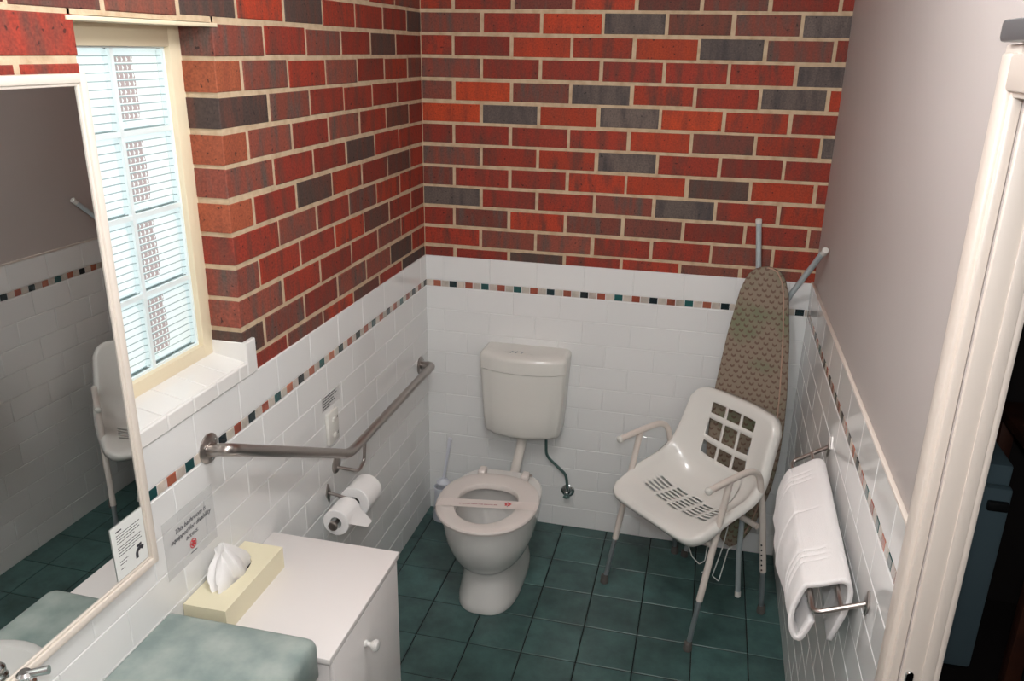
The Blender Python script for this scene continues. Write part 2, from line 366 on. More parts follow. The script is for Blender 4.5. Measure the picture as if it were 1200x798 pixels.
def back_glass():
    # refracted daylight painted into the pane colour: pale panes with thin dark rib lines and rows of small bronze glints
    m = bpy.data.materials.new('painted_refraction_back'); m.use_nodes = True; nt = m.node_tree; nt.nodes.remove(nt.nodes['Principled BSDF']); L = nt.links.new
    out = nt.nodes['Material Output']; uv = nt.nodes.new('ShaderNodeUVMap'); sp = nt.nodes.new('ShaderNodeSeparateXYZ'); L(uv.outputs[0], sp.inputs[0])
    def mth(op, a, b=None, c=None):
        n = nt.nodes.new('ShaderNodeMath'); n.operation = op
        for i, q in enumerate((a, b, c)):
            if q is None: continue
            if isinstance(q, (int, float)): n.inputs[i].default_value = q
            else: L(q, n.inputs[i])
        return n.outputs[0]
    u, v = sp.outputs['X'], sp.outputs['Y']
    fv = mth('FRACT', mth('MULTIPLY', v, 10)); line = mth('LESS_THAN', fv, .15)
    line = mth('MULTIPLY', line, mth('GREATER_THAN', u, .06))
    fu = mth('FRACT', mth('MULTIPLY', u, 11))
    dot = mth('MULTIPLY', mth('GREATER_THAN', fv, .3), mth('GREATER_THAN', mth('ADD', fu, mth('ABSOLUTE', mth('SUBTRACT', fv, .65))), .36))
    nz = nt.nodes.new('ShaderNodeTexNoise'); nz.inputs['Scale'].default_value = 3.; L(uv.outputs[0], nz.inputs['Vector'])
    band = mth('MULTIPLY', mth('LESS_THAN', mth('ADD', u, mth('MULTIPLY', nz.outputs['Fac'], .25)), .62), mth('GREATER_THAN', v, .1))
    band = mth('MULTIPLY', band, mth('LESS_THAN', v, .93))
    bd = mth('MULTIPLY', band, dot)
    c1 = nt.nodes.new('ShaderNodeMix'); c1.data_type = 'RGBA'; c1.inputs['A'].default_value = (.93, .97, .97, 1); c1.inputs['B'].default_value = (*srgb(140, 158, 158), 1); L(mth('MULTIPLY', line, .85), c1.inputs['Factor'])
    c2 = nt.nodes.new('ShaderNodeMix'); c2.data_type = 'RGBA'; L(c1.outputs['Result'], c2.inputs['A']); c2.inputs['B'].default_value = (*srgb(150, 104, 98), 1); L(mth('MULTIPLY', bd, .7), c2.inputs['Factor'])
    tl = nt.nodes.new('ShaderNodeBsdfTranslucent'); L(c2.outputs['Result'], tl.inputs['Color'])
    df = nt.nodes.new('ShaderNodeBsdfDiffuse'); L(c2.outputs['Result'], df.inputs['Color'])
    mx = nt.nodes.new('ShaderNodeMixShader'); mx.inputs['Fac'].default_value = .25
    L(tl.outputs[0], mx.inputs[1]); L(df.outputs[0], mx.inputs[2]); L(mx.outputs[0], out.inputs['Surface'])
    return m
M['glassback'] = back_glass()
bm = B(); nyb, nzb = 2, 4; by, bz = (GY1-GY0)/nyb, (GZ1-GZ0)/nzb; jt = .012
box(bm, -.13, -.105, GY0-.002, GY0+jt/2, GZ0, GZ1); box(bm, -.13, -.105, GY1-jt/2, GY1+.002, GZ0, GZ1)
box(bm, -.13, -.105, GY0+by-jt/2, GY0+by+jt/2, GZ0, GZ1)
for i in range(nzb+1):
    zc = GZ0+bz*i; box(bm, -.13, -.1055, GY0, GY1, max(zc-jt/2, GZ0-.002), min(zc+jt/2, GZ1+.002))
struct(put('block_joints', bm, M['joint'], window, smooth=False))
def glass_block():
    bm = B(); ww, hh = by-jt, bz-jt
    uvl = bm.loops.layers.uv.new('UVMap')
    # moulded rim: rounded square frame sloping into the recess
    def rr(ins, x, r, n=6):
        pts = []
        for cx, cz, a0 in ((ww/2-ins-r, hh/2-ins-r, 0), (-ww/2+ins+r, hh/2-ins-r, 90), (-ww/2+ins+r, -hh/2+ins+r, 180), (ww/2-ins-r, -hh/2+ins+r, 270)):
            for k in range(n+1):
                a = radians(a0+90*k/n); pts.append((x, cx+r*cos(a), cz+r*sin(a)))
        return pts
    loft(bm, [rr(0, -.026, .004), rr(0, -.012, .004), rr(.003, -.009, .008), rr(.010, -.008, .014), rr(.014, -.011, .016)], False, False, mi=1)
    # ribbed front pane: horizontal ribs as geometry
    nr = 44; g0 = .014; R = []
    for i in range(nr+1):
        z = -hh/2+g0+(hh-2*g0)*i/nr; x = -.012+.0012*sin(2*pi*i/4)
        R.append((bm.verts.new((x, -ww/2+g0, z)), bm.verts.new((x, ww/2-g0, z))))
    for a, b in zip(R, R[1:]): f = bm.faces.new((a[0], a[1], b[1], b[0])); f.material_index = 0
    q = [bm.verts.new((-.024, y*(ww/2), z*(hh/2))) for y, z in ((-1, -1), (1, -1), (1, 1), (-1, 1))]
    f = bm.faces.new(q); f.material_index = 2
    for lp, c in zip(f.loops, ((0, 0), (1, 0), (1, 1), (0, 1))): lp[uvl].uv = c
    return bm
M['blockrim'] = glassy('clear_block_rim', (.88, .96, .96), 0, None, 0, .04)
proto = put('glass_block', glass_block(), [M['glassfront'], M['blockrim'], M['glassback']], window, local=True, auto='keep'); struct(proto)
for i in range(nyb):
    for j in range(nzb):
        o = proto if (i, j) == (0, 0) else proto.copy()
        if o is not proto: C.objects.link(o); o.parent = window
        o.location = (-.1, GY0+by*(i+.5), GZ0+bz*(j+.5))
# lintel angle above the opening, tiled sill and its upstands
bm = B(); box(bm, -.12, .004, YL-.02, YR+.02, ZH+.002, ZH+.0105, .001); struct(put('window_lintel', bm, M['creamw'], window))
bm = B(); ly = new_layers(bm); cc = srgb(228, 226, 222)
n = 5; wd = (YR-YL)/n
for i in range(n):
    a = YL+wd*i
    for xa, xb in ((-.092, .004),):
        z = lambda x: 1.318-(x+.092)*.2
        U = Vector((0, 1, 0)); V = Vector((xb-xa, 0, z(xb)-z(xa))); h = V.length; V.normalize()
        slab(bm, (xa, a+.0008, z(xa)), V, U, V.cross(U), h-.001, wd-.0016, .02, .0015, (cc, cc), ly)
box(bm, -.1, .0, YL, YR, 1.25, 1.29, mi=1)
for i in range(5):    # bullnose edge of cut tiles under the sill
    a = YL-.005+.102*i; b = min(a+.102, YR-.0065)
    slab(bm, (.0125, b-.0008, ZT+.0008), (0, -1, 0), (0, 0, 1), (1, 0, 0), b-a-.0016, .040, .012, .003, (cc, cc), ly)
slab(bm, (.0125, YR+.044, ZT+.0008), (0, -1, 0), (0, 0, 1), (1, 0, 0), .05, .096, .012, .003, (cc, cc), ly)      # upstand on the wall
slab(bm, (-.092, YR-.005, 1.29), (1, 0, 0), (0, 0, 1), (0, -1, 0), .104, .0635, .006, .002, (cc, cc), ly)         # reveal piece
slab(bm, (.006, YL+.004, 1.29), (-1, 0, 0), (0, 0, 1), (0, 1, 0), .098, .0635, .006, .002, (cc, cc), ly)
for f in bm.faces:
    if f.material_index == 0:
        for lp in f.loops:
            if lp[ly[0]][0] == 0 and lp[ly[0]][1] == 0: lp[ly[0]] = (*cc, 1)
struct(put('window_sill', bm, [M['tile'], M['grout_w']], window, smooth=False))

# ------------------------------------------------------------------ doorway
bm = B()
def arch(bm, y0, y1, z0, z1, vert=True):
    # two-step architrave profile
    box(bm, W-.016, W, y0, y1, z0, z1, .003)
    if vert: box(bm, W-.024, W-.012, y0+.012*(1 if y1 > y0 else -1), y1-.010 if y0 < -2.5 else y1-.014, z0, z1-.012, .004)
    else: box(bm, W-.024, W-.012, y0+.01, y1-.01, z0+.012, z1-.012, .004)
arch(bm, -1.922, -1.846, 0, 2.128); arch(bm, DY1-.085, DY1-.004, 0, 2.128)
box(bm, W-.0155, W, DY1-.083, -1.848, DZ+.003, 2.127, .003); box(bm, W-.0235, W-.012, DY1-.07, -1.862, DZ+.012, 2.114, .004)
arc = put('architrave', bm, M['cream'], base=False); arc.name = 'door_1'; struct(arc)
bm = B()
box(bm, W+.002, X1+.001, DY0-.009, DY0+.001, 0, DZ, .0015); box(bm, W+.002, X1+.001, DY1-.001, DY1+.012, 0, DZ, .0015); box(bm, W+.002, X1+.001, DY1, DY0, DZ-.012, DZ+.001, .0015)
box(bm, W+.034, X1+.001, DY0-.0125, DY0-.008, 0, DZ-.012, .002); box(bm, W+.040, X1+.001, DY1+.01, DY1+.017, 0, DZ-.012, .002)
struct(put('door_jamb', bm, M['cream'], arc))
bm = B(); box(bm, X1, X1+.012, DY0-.0125, DY0+.07, 0, 2.12, .004); box(bm, X1, X1+.014, DY1-.07, DY1+.004, 0, 2.12, .004); box(bm, X1, X1+.014, DY1-.07, DY0+.07, DZ, 2.12, .004)
struct(put('outer_architrave', bm, M['cream'], arc))
bm = B(); box(bm, W-.035, W-.0005, DY1-.12, -1.868, 2.131, 2.163, .006); struct(put('door_track', bm, M['alu'], arc))
bm = B()
def pillp(y, ins): 
    return [(1.634+ (.0075-ins)*cos(2*pi*k/20), y, .970+(.0075-ins)*sin(2*pi*k/20)+(.04 if sin(2*pi*k/20) >= 0 else -.04)) for k in range(20)]
loft(bm, [pillp(DY0-.0085, 0), pillp(DY0-.0125, 0), pillp(DY0-.014, .0015)], True, True)
struct(put('strike_plate', bm, M['chrome'], arc))

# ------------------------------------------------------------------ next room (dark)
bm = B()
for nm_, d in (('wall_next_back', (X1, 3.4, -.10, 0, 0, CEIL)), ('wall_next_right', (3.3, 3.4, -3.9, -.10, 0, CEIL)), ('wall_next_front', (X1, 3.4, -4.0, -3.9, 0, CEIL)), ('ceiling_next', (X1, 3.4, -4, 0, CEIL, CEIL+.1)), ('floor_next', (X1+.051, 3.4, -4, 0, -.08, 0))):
    bm = B(); box(bm, *d); struct(put(nm_, bm, M['roomgloom'], smooth=False, base=False))
fr_ = thing('bar_fridge', 'pale blue-white bar fridge standing in the dark room beyond the doorway', 'fridge', (2.0, -.42, 0))
bm = B(); box(bm, 1.80, 2.245, -.60, -.13, .03, .845, .012); put('cabinet', bm, M['fridge'], fr_)
bm = B(); box(bm, 1.802, 2.243, -.645, -.605, .06, .78, .012); d_ = put('door', bm, M['fridge'], fr_)
bm = B(); box(bm, 2.17, 2.235, -.66, -.64, .70, .735, .006); put('handle', bm, M['blackhole'], d_)
bm = B(); bm.free()
for x in (1.82, 2.19):
    for y in (-.58, -.18): bm = B(); box(bm, x, x+.03, y, y+.03, 0, .03); put('foot', bm, M['blackhole'], fr_)
tb = thing('timber_bench', 'dark timber bench beside the bar fridge beyond the doorway', 'bench', (2.75, -.5, 0))
bm = B(); box(bm, 2.30, 3.2, -.75, -.15, .86, .90, .004); put('bench_top', bm, M['wood'], tb)
for x in (2.32, 3.14):
    for y in (-.73, -.21): bm = B(); box(bm, x, x+.05, y, y+.05, 0, .86, .003); put('leg', bm, M['wood'], tb)
bm = B(); N = 26
rowsv = []
for i in range(N+1):
    t = i/N; row = []
    for j in range(13):
        s = j/12; x = 2.42+.42*s
        if t < .25: y = -.25-.5*(t/.25); z = .903
        else: y = -.755-.02*sin(s*14+t*3)*(t-.2); z = .90-.62*((t-.25)/.75)
        row.append(bm.verts.new((x+.01*sin(t*7), y-.004, z)))
    rowsv.append(row)
for a, b in zip(rowsv, rowsv[1:]):
    for k in range(12): bm.faces.new((a[k], a[k+1], b[k+1], b[k]))
tag(put('cloth', bm, M['cloth']), 'pale green patterned cloth hanging over the timber bench beyond the doorway', 'cloth')

# ------------------------------------------------------------------ mirror on the left wall (very slightly out of parallel)
mir_loc = Vector((.022, -1.945, .986)); MT = Matrix.Translation(mir_loc) @ Matrix.Rotation(radians(-.45), 4, 'Z') @ Matrix.Rotation(radians(-.05), 4, 'Y')
mw, mh = 1.15, 1.068
mirror = thing('wall_mirror', 'large wall mirror in a thin cream frame beside the glass block window', 'mirror', tuple(mir_loc))
mirror.rotation_euler = (MT.to_3x3()).to_euler()
bm = B(); f = .018
def mb(y0, y1, z0, z1): box(bm, -.008, .012, y0, y1, z0, z1, .004)
for y0, y1, z0, z1 in ((-f, 0, 0, mh), (-mw, -mw+f, 0, mh), (-mw+f-.002, -f+.002, 0, f), (-mw+f-.002, -f+.002, mh-f, mh)):
    box(bm, -.005, .009, y0, y1, z0, z1, .004); 
for y0, y1, z0, z1 in ((-f-.005, -f+.001, f-.004, mh-f+.004), (-mw+f-.001, -mw+f+.005, f-.004, mh-f+.004), (-mw+f, -f, f-.001, f+.005), (-mw+f, -f, mh-f-.005, mh-f+.001)):
    box(bm, -.004, .004, y0, y1, z0, z1, .002)
put('mirror_frame', bm, M['mirframe'], mirror, local=True)
M['mirror'] = mat('silvered_glass', (.62, .64, .635), 0.0, 1.)
bm = B(); box(bm, -.004, 0.0, -mw+.006, -.006, .006, mh-.006); put('mirror_glass', bm, M['mirror'], mirror, local=True, smooth=False)

# ------------------------------------------------------------------ text helper
def text_mesh(body, size, shear=0., align='CENTER', lines=1.):
    cu = bpy.data.curves.new('txt', 'FONT'); cu.body = body; cu.size = size; cu.shear = shear; cu.align_x = align; cu.extrude = 0.0002; cu.offset = -.00004; cu.space_line = lines; cu.resolution_u = 3
    o = bpy.data.objects.new('txt', cu); C.objects.link(o)
    dg = bpy.context.evaluated_depsgraph_get(); me = bpy.data.meshes.new_from_object(o.evaluated_get(dg))
    t = bmesh.new(); t.from_mesh(me); bpy.data.meshes.remove(me); bpy.data.objects.remove(o); bpy.data.curves.remove(cu)
    return t
def frame_mtx(o, U, V):
    U, V = Vector(U).normalized(), Vector(V).normalized(); N = U.cross(V)
    return Matrix(((U.x, V.x, N.x, o[0]), (U.y, V.y, N.y, o[1]), (U.z, V.z, N.z, o[2]), (0, 0, 0, 1)))
def bars(bm, spec):   # list of (x0,x1,y,h) thin bars in the local XY plane
    for x0, x1, y, h in spec: box(bm, x0, x1, y-h/2, y+h/2, 0, .0003)

# note stuck on the mirror: header, lines of print and a small tap drawing
note = thing('paper_note', 'small white printed note with a tap drawing stuck on the lower corner of the mirror', 'note', (.03, -2.0, 1.005))
nm = Matrix.Translation(mir_loc) @ MT.to_3x3().to_4x4() @ frame_mtx((.0012, -.125, .026), (0, 1, 0), (0, 0, 1))
bm = B(); box(bm, 0, .100, 0, .128, 0, .0006); join_b = B(); join(join_b, bm, nm); put('sheet', join_b, M['card'], note, smooth=False)
bm = B(); ls = []
for k, (x1) in enumerate((.088, .082, .086, .070)): ls.append((.014, x1, .104-.0065*k, .0017))
for k, (x1) in enumerate((.088, .084, .088, .066)): ls.append((.014, x1, .074-.0065*k, .0017))
ls += [(.014, .040, .040, .0017), (.014, .034, .033, .0017), (.014, .026, .022, .0017)]
for l in ls:
    x = l[0]
    while x < l[1]:
        w_ = rnd.uniform(.004, .010); bars(bm, [(x, min(x+w_, l[1]), l[2], l[3])]); x += w_+.0016
bars(bm, [(.014, .032, .113, .003)])
bm.transform(Matrix.Translation((0, 0, .0006))); t = B(); join(t, bm, nm); put('print', t, M['ink'], note, smooth=False)
bm = B(); tube(bm, fillet([(.066, .018, .001), (.066, .034, .001), (.080, .040, .001), (.088, .034, .001)], .008), .0045, 8); tube(bm, [(.068, .045, .001), (.084, .047, .001)], .003, 8); tube(bm, [(.077, .036, .001), (.076, .046, .001)], .003, 8)
for v in bm.verts: v.co.z = .0008+max(0, v.co.z)*.05
t = B(); join(t, bm, nm); put('tap_drawing', t, M['ink'], note, smooth=False)

# laminated sign on the left wall
sg = thing('laminated_sign', 'clear laminated sign on the white tiles reading This bathroom is equipped for disability access', 'sign', (.008, -1.795, .885))
bm = B(); bm.faces.new([bm.verts.new(q) for q in ((.0012, -1.898, .888), (.0012, -1.692, .888), (.0012, -1.692, 1.045), (.0012, -1.898, 1.045))])
M['lam'] = sheetmat('clear_laminate', .36, srgb(212, 213, 212)); M['lab'] = sheetmat('clear_label', .22, srgb(222, 222, 220))
bm.transform(Matrix.Translation((.0075, 0, 0))); put('sheet', bm, M['lam'], sg, smooth=False)
M['signink'] = mat('grey_ink', srgb(62, 62, 68), .8)
bm = text_mesh('This bathroom is\nequipped for disability\naccess.', .0185, .35, 'CENTER', 1.05)
t = B(); join(t, bm, frame_mtx((.0092, -1.792, .992), (0, 1, 0), (0, 0, 1))); put('lettering', t, M['signink'], sg, smooth=False)
bm = B(); R0 = .013
lathe(bm, [(R0, 0), (R0, .0004), (R0*.82, .0004), (R0*.82, .0001)], (.009, -1.792, .931), (1, 0, 0), 28, False, False)
for k in range(5):
    a = 2*pi*k/5+pi/2; tube(bm, [(.0093, -1.792+.002*cos(a), .931+.002*sin(a)), (.0093, -1.792+.0075*cos(a+.3), .931+.0075*sin(a+.3))], [.0012, .0028], 6)
put('red_emblem', bm, M['red'], sg, smooth=False)
bm = B(); bars(bm, [(-.014, -.004, 0, .0022), (-.002, .012, 0, .0022)]); t = B(); join(t, bm, frame_mtx((.0092, -1.792, .909), (0, 1, 0), (0, 0, 1))); put('print', t, M['ink'], sg, smooth=False)

# ------------------------------------------------------------------ power point + label above
sk = thing('power_point', 'cream double power point mounted upright on the white tiles', 'socket', (.006, -.985, .84))
bm = B(); box(bm, .0062, .020, -1.046, -.968, .834, .950, .004); put('face_plate', bm, M['plastic'], sk)
for z in (.920, .862):
    bm = B(); box(bm, .019, .026, -1.017, -.997, z-.008, z+.008, .0025); put('switch', bm, M['plastic'], sk)
    bm = B(); [box(bm, .0195, .0204, -.989+a, -.9865+a, z-.006, z+.004) for a in (0, .009)]; put('socket_slots', bm, M['blackhole'], sk)
lb = thing('printed_label', 'small clear label with lines of dark print above the power point', 'label', (.007, -.99, .965))
bm = B(); bm.faces.new([bm.verts.new(q) for q in ((.0074, -1.062, .962), (.0074, -.925, .962), (.0074, -.925, 1.018), (.0074, -1.062, 1.018))]); put('sheet', bm, M['lab'], lb, smooth=False)
bm = B()
for k, (a, b) in enumerate(((.012, .105), (.004, .112), (.004, .085), (.004, .095), (.004, .060))):
    x = a
    while x < b:
        w_ = rnd.uniform(.008, .016); bars(bm, [(x, min(x+w_, b), .046-.0095*k, .0036)]); x += w_+.002
t = B(); join(t, bm, frame_mtx((.0075, -1.06, .962), (0, 1, 0), (0, 0, 1))); put('print', t, M['ink'], lb, smooth=False)

# ------------------------------------------------------------------ grab rail
gr = thing('grab_rail', 'bent stainless steel grab rail running along the left tiled wall', 'grab rail', (.05, -1.0, .75))
bm = B()
path = fillet([(.012, -1.690, 1.140), (.075, -1.700, 1.155), (.075, -1.015, .800), (.075, -.135, .795), (.010, -.118, .782)], .05, 10)
tube(bm, path, .0165, 18); put('rail', bm, M['steel'], gr)
for y, z in ((-1.683, 1.141), (-.112, .779)):
    bm = B(); lathe(bm, [(.040, 0), (.040, .003), (.037, .006), (.020, .009), (.017, .016)], (.007, y, z), (1, 0, 0), 28); fl = put('flange', bm, M['steel'], gr)
    for k in range(3):
        a = 2*pi*k/3+.6; bm = B(); lathe(bm, [(.004, 0), (.004, .002), (.002, .003)], (.0125, y+.029*cos(a), z+.029*sin(a)), (1, 0, 0), 10); put('screw', bm, M['chrome'], fl)
bm = B(); lathe(bm, [(.032, 0), (.032, .003), (.029, .005)], (.007, -.985, .735), (1, 0, 0), 24); fl = put('flange', bm, M['steel'], gr)
bm = B(); tube(bm, fillet([(.010, -.985, .725), (.075, -.950, .700), (.075, -.900, .716), (.075, -.885, .790)], .015), .006, 12); put('bracket', bm, M['steel'], gr)

# ------------------------------------------------------------------ paper holder with two rolls
ph = thing('paper_holder', 'steel double toilet paper holder on the left tiled wall', 'paper holder', (.02, -1.06, .6))
bm = B(); loft(bm, [[(.0068+x, -1.060+y*s, .664+z*s) for y, z in ((0, -.036), (.017, 0), (0, .036), (-.017, 0))] for x, s in ((0, 1), (.004, 1), (.006, .85))]); put('back_plate', bm, M['steel'], ph)
bm = B(); tube(bm, fillet([(.012, -1.060, .664), (.100, -1.060, .652), (.104, -1.055, .640)], .01), .0055, 12); put('arm', bm, M['steel'], ph)
bm = B(); tube(bm, [(.104, -1.226, .650), (.104, -.905, .634)], .0065, 12); lathe(bm, [(.004, -.004), (.014, -.003), (.016, 0), (.016, .006), (.013, .010)], (.104, -1.229, .650), (0, 1, -.05), 18); put('spindle', bm, M['steel'], ph)
def roll(label, y0, y1, R, z0):
    t = thing('toilet_roll', label, 'toilet roll', (.104, (y0+y1)/2, z0-R), group='toilet rolls on the holder')
    t_ = None; o = (.104, y0, z0+.001); ax = (0, 1, -.05); L_ = y1-y0
    bm = B(); lathe(bm, [(.020, 0), (R-.002, 0), (R, .002), (R, L_-.002), (R-.002, L_), (.020, L_)], o, ax, 40, False, False); put('paper', bm, M['paper'], t)
    bm = B(); lathe(bm, [(.0195, .0005), (.0195, L_-.0005)], o, ax, 28, False, False); put('core', bm, M['card'], t)
    return t
r1 = roll('smaller toilet roll with a loose paper end, nearer one on the steel holder', -1.206, -1.106, .045, .648)
r2 = roll('fuller toilet roll at the far end of the steel holder', -1.060, -.945, .054, .640)
bm = B(); rv = []
for i in range(9):
    t = i/8; a = radians(60)+t*radians(-75)
    if t < .5: c = Vector((.104+.0455*cos(a), 0, .648+.0455*sin(a)))
    else: c = Vector((.104+.046+.035*(t-.5)*2, 0, .652-.045*(t-.5)*2))
    wy = .048*(1-.6*max(0, t-.5)*2); yc = -1.156+.035*max(0, t-.5)*2
    rv.append([bm.verts.new(c+Vector((0, yc+wy*s, 0))) for s in (-1, -.5, 0, .5, 1)])
for a, b in zip(rv, rv[1:]):
    for k in range(4): bm.faces.new((a[k], a[k+1], b[k+1], b[k]))
put('loose_end', bm, M['paper'], r1)

# ------------------------------------------------------------------ cistern, pipes
CX = .476
ci = thing('toilet_cistern', 'white plastic toilet cistern mounted on the back wall above the pan', 'cistern', (CX, -.09, .5))
def dshape(z, hw, d, y0=-.007, n=28, bow=.045, r=.026):
    # flat back, rounded corners, bowed front
    pts = []
    cxs = []
    def front(x): return -(d-bow*(x/hw)**2)
    raw = [(-hw, y0)]
    steps = 18
    for k in range(7):
        a = pi+ (pi/2)*k/6; raw.append((-hw+r+r*cos(a), y0+front(hw*.9)+r+r*sin(a)))
    for k in range(1, steps): x = -hw+r+(2*hw-2*r)*k/steps; raw.append((x, y0+front(x)-(front(hw*.9)-front(hw-r))*(abs(x)/(hw-r))**6))
    for k in range(7):
        a = 1.5*pi+(pi/2)*k/6; raw.append((hw-r+r*cos(a), y0+front(hw*.9)+r+r*sin(a)))
    raw.append((hw, y0))
    return [(CX+x, y, z) for x, y in raw]
bm = B(); loft(bm, [dshape(.490, .135, .11), dshape(.493, .152, .135), dshape(.501, .163, .15), dshape(.518, .170, .158), dshape(.60, .177, .162), dshape(.70, .183, .166), dshape(.806, .188, .169)]); put('tank', bm, M['plastic'], ci)
bm = B(); loft(bm, [dshape(.8085, .189, .170), dshape(.858, .1915, .172), dshape(.870, .190, .170), dshape(.879, .183, .162), dshape(.884, .170, .146), dshape(.8845, .14, .12)]); ld = put('lid', bm, M['plastic'], ci)
bm = B()
for x in (-.024, -.003, .022): tube(bm, [(CX-.03+x, -.130, .8868), (CX-.024+x, -.108, .8868)], .0022, 6)
lathe(bm, [(.006, 0), (.006, .0008)], (CX-.044, -.118, .8866), n=12)
put('button_marks', bm, M['alu'], ld)
bm = B(); loft(bm, [[(CX-.02+a*cos(2*pi*k/30), -.116+b*sin(2*pi*k/30), z) for k in range(30)] for a, b, z in ((.062, .020, .884), (.060, .018, .8862), (.055, .014, .8868))]); put('flush_button', bm, M['plastic'], ld)
fp = thing('flush_pipe', 'white plastic flush pipe joining the cistern to the toilet pan', 'pipe', (.47, -.1, .38))
bm = B(); path = fillet([(.470, -.078, .498), (.470, -.078, .440), (.462, -.20, .330), (.460, -.30, .325)], .07, 8); tube(bm, path, .0215, 18); put('pipe', bm, M['pipe'], fp)
bm = B(); lathe(bm, [(.028, 0), (.030, .004), (.030, .022), (.027, .026)], (.470, -.078, .468)); put('collar', bm, M['pipe'], fp)
M['tealchrome'] = mat('dark_chrome', srgb(96, 124, 120), .3, .6)
sp_ = thing('water_supply', 'thin chrome water supply pipe with a wall tap right of the toilet', 'pipe', (.67, -.03, .17))
bm = B(); tube(bm, catmull([(.577, -.055, .500), (.577, -.052, .43), (.583, -.045, .375), (.625, -.035, .325), (.665, -.032, .285), (.676, -.032, .24), (.677, -.032, .205)], 6), .0066, 10); put('supply_pipe', bm, M['tealchrome'], sp_)
bm = B(); lathe(bm, [(.010, 0), (.010, .022)], (.577, -.055, .478), n=8); put('nut', bm, M['tealchrome'], sp_)
bm = B(); lathe(bm, [(.031, 0), (.031, .003), (.026, .007), (.014, .009)], (.677, -.006, .190), (0, -1, 0), 26); put('flange', bm, M['chrome'], sp_)
bm = B(); lathe(bm, [(.011, 0), (.011, .035), (.008, .038)], (.677, -.010, .190), (0, -1, 0), 16); lathe(bm, [(.009, 0), (.009, .03)], (.677, -.032, .186)); put('valve_body', bm, M['chrome'], sp_)
bm = B(); lathe(bm, [(.006, 0), (.016, .006), (.018, .014), (.004, .020)], (.677, -.036, .183), (0, -.35, -1), 6); put('tap_handle', bm, M['tealchrome'], sp_)

# ------------------------------------------------------------------ toilet pan
TX = .460
tl = thing('toilet_pan', 'white ceramic toilet pan standing on green floor tiles under the cistern', 'toilet', (TX, -.5, 0))
def egg(z, hw, yf, yb, yc, n=48, pf=2., pb=2.6, dx=0):
    pts = []
    for k in range(n):
        a = 2*pi*k/n; c, s = cos(a), sin(a); pw = pf if s < 0 else pb
        x = abs(c)**(2/pw)*(1 if c >= 0 else -1)*hw; y = abs(s)**(2/pw)*((yb-yc) if s >= 0 else (yf-yc))
        pts.append((TX+dx+x, yc+y, z))
    return pts
RG = [(.0, .124, -.728, -.215), (.006, .126, -.731, -.21), (.03, .123, -.727, -.21), (.08, .113, -.714, -.21), (.13, .105, -.705, -.21), (.160, .103, -.702, -.21), (.170, .105, -.706, -.21), (.180, .115, -.718, -.215), (.195, .130, -.735, -.22), (.220, .146, -.754, -.225),
      (.26, .163, -.776, -.23), (.30, .174, -.792, -.25), (.34, .180, -.802, -.275), (.375, .184, -.808, -.29), (.400, .186, -.812, -.30), (.412, .185, -.812, -.30), (.417, .180, -.808, -.305)]
rings = [egg(z, hw, yf, yb, -.50-.06*min(1, z/.3), pf=2.7-.6*min(1, z/.25), pb=3.2, dx=-.004) for z, hw, yf, yb in RG]
rings += [egg(.417, .14, -.775, -.37, -.57), egg(.412, .132, -.768, -.39, -.58), egg(.37, .128, -.762, -.40, -.59), egg(.30, .112, -.735, -.43, -.59), egg(.22, .07, -.68, -.47, -.58)]
bm = B(); loft(bm, rings, True, True); put('pan', bm, M['ceramic'], tl)
M['seatpl'] = mat('seat_plastic', srgb(216, 208, 202), .25, coat=.2)
def seat_ring(z, hw, yf, yb, pb=2.3): return egg(z, hw, yf, yb, -.60, pf=2.1, pb=pb, dx=-.007)
so = [(.421, .190, -.824, -.390), (.424, .197, -.831, -.382), (.434, .200, -.834, -.379), (.440, .197, -.831, -.382), (.4435, .189, -.823, -.390), (.4445, .172, -.81, -.41)]
si = [(.4440, .130, -.782, -.465), (.441, .122, -.772, -.476), (.434, .118, -.768, -.480), (.421, .119, -.768, -.480)]
bm = B(); rr_ = [seat_ring(*r) for r in so]+[egg(z, hw, yf, yb, -.62, dx=-.009) for z, hw, yf, yb in si]
Rv = [[bm.verts.new(q) for q in r] for r in rr_]; n = 48
for i in range(len(Rv)):
    A, Bq = Rv[i], Rv[(i+1) % len(Rv)]
    for k in range(n): bm.faces.new((A[k], A[(k+1) % n], Bq[(k+1) % n], Bq[k]))
seat = put('seat', bm, M['seatpl'], tl)
for x in (-.092, .092):
    bm = B(); box(bm, TX+x-.016, TX+x+.016, -.395, -.345, .418, .452, .008, 3); hg = put('hinge', bm, M['seatpl'], tl)
bm = B(); tube(bm, [(TX+.108, -.362, .440), (TX+.120, -.362, .440)], .006, 12); put('hinge_pin', bm, M['chrome'], hg)
# paper sanitary band round the seat
bd = thing('paper_band', 'printed white paper band wrapped across the toilet seat', 'paper band', (TX, -.63, .446))
bm = B(); pr = []
for i in range(31):
    t = i/30; x = -.205+.398*t; yc = -.634+.165*x
    edge = max(0, abs(x)-.186)/.013
    z = .4462-.0035*(1 if abs(x) > .1965 else 0)-.016*edge**2
    pr.append([bm.verts.new((TX+x, yc+s, z)) for s in (-.029, .029)])
for a, b in zip(pr, pr[1:]): bm.faces.new((a[0], b[0], b[1], a[1]))
M['band'] = mat('band_paper', srgb(216, 206, 200), .6)
put('band', bm, M['band'], bd, smooth=False)
bm = B(); x = -.085
while x < .06:
    w_ = rnd.uniform(.003, .007); bars(bm, [(x, x+w_, .005+rnd.uniform(-.0006, .0006), rnd.uniform(.004, .0065))]); x += w_+rnd.choice((.0012, .0012, .004))
U = Vector((1, .165, 0)).normalized(); V = Vector((-U.y, U.x, 0))
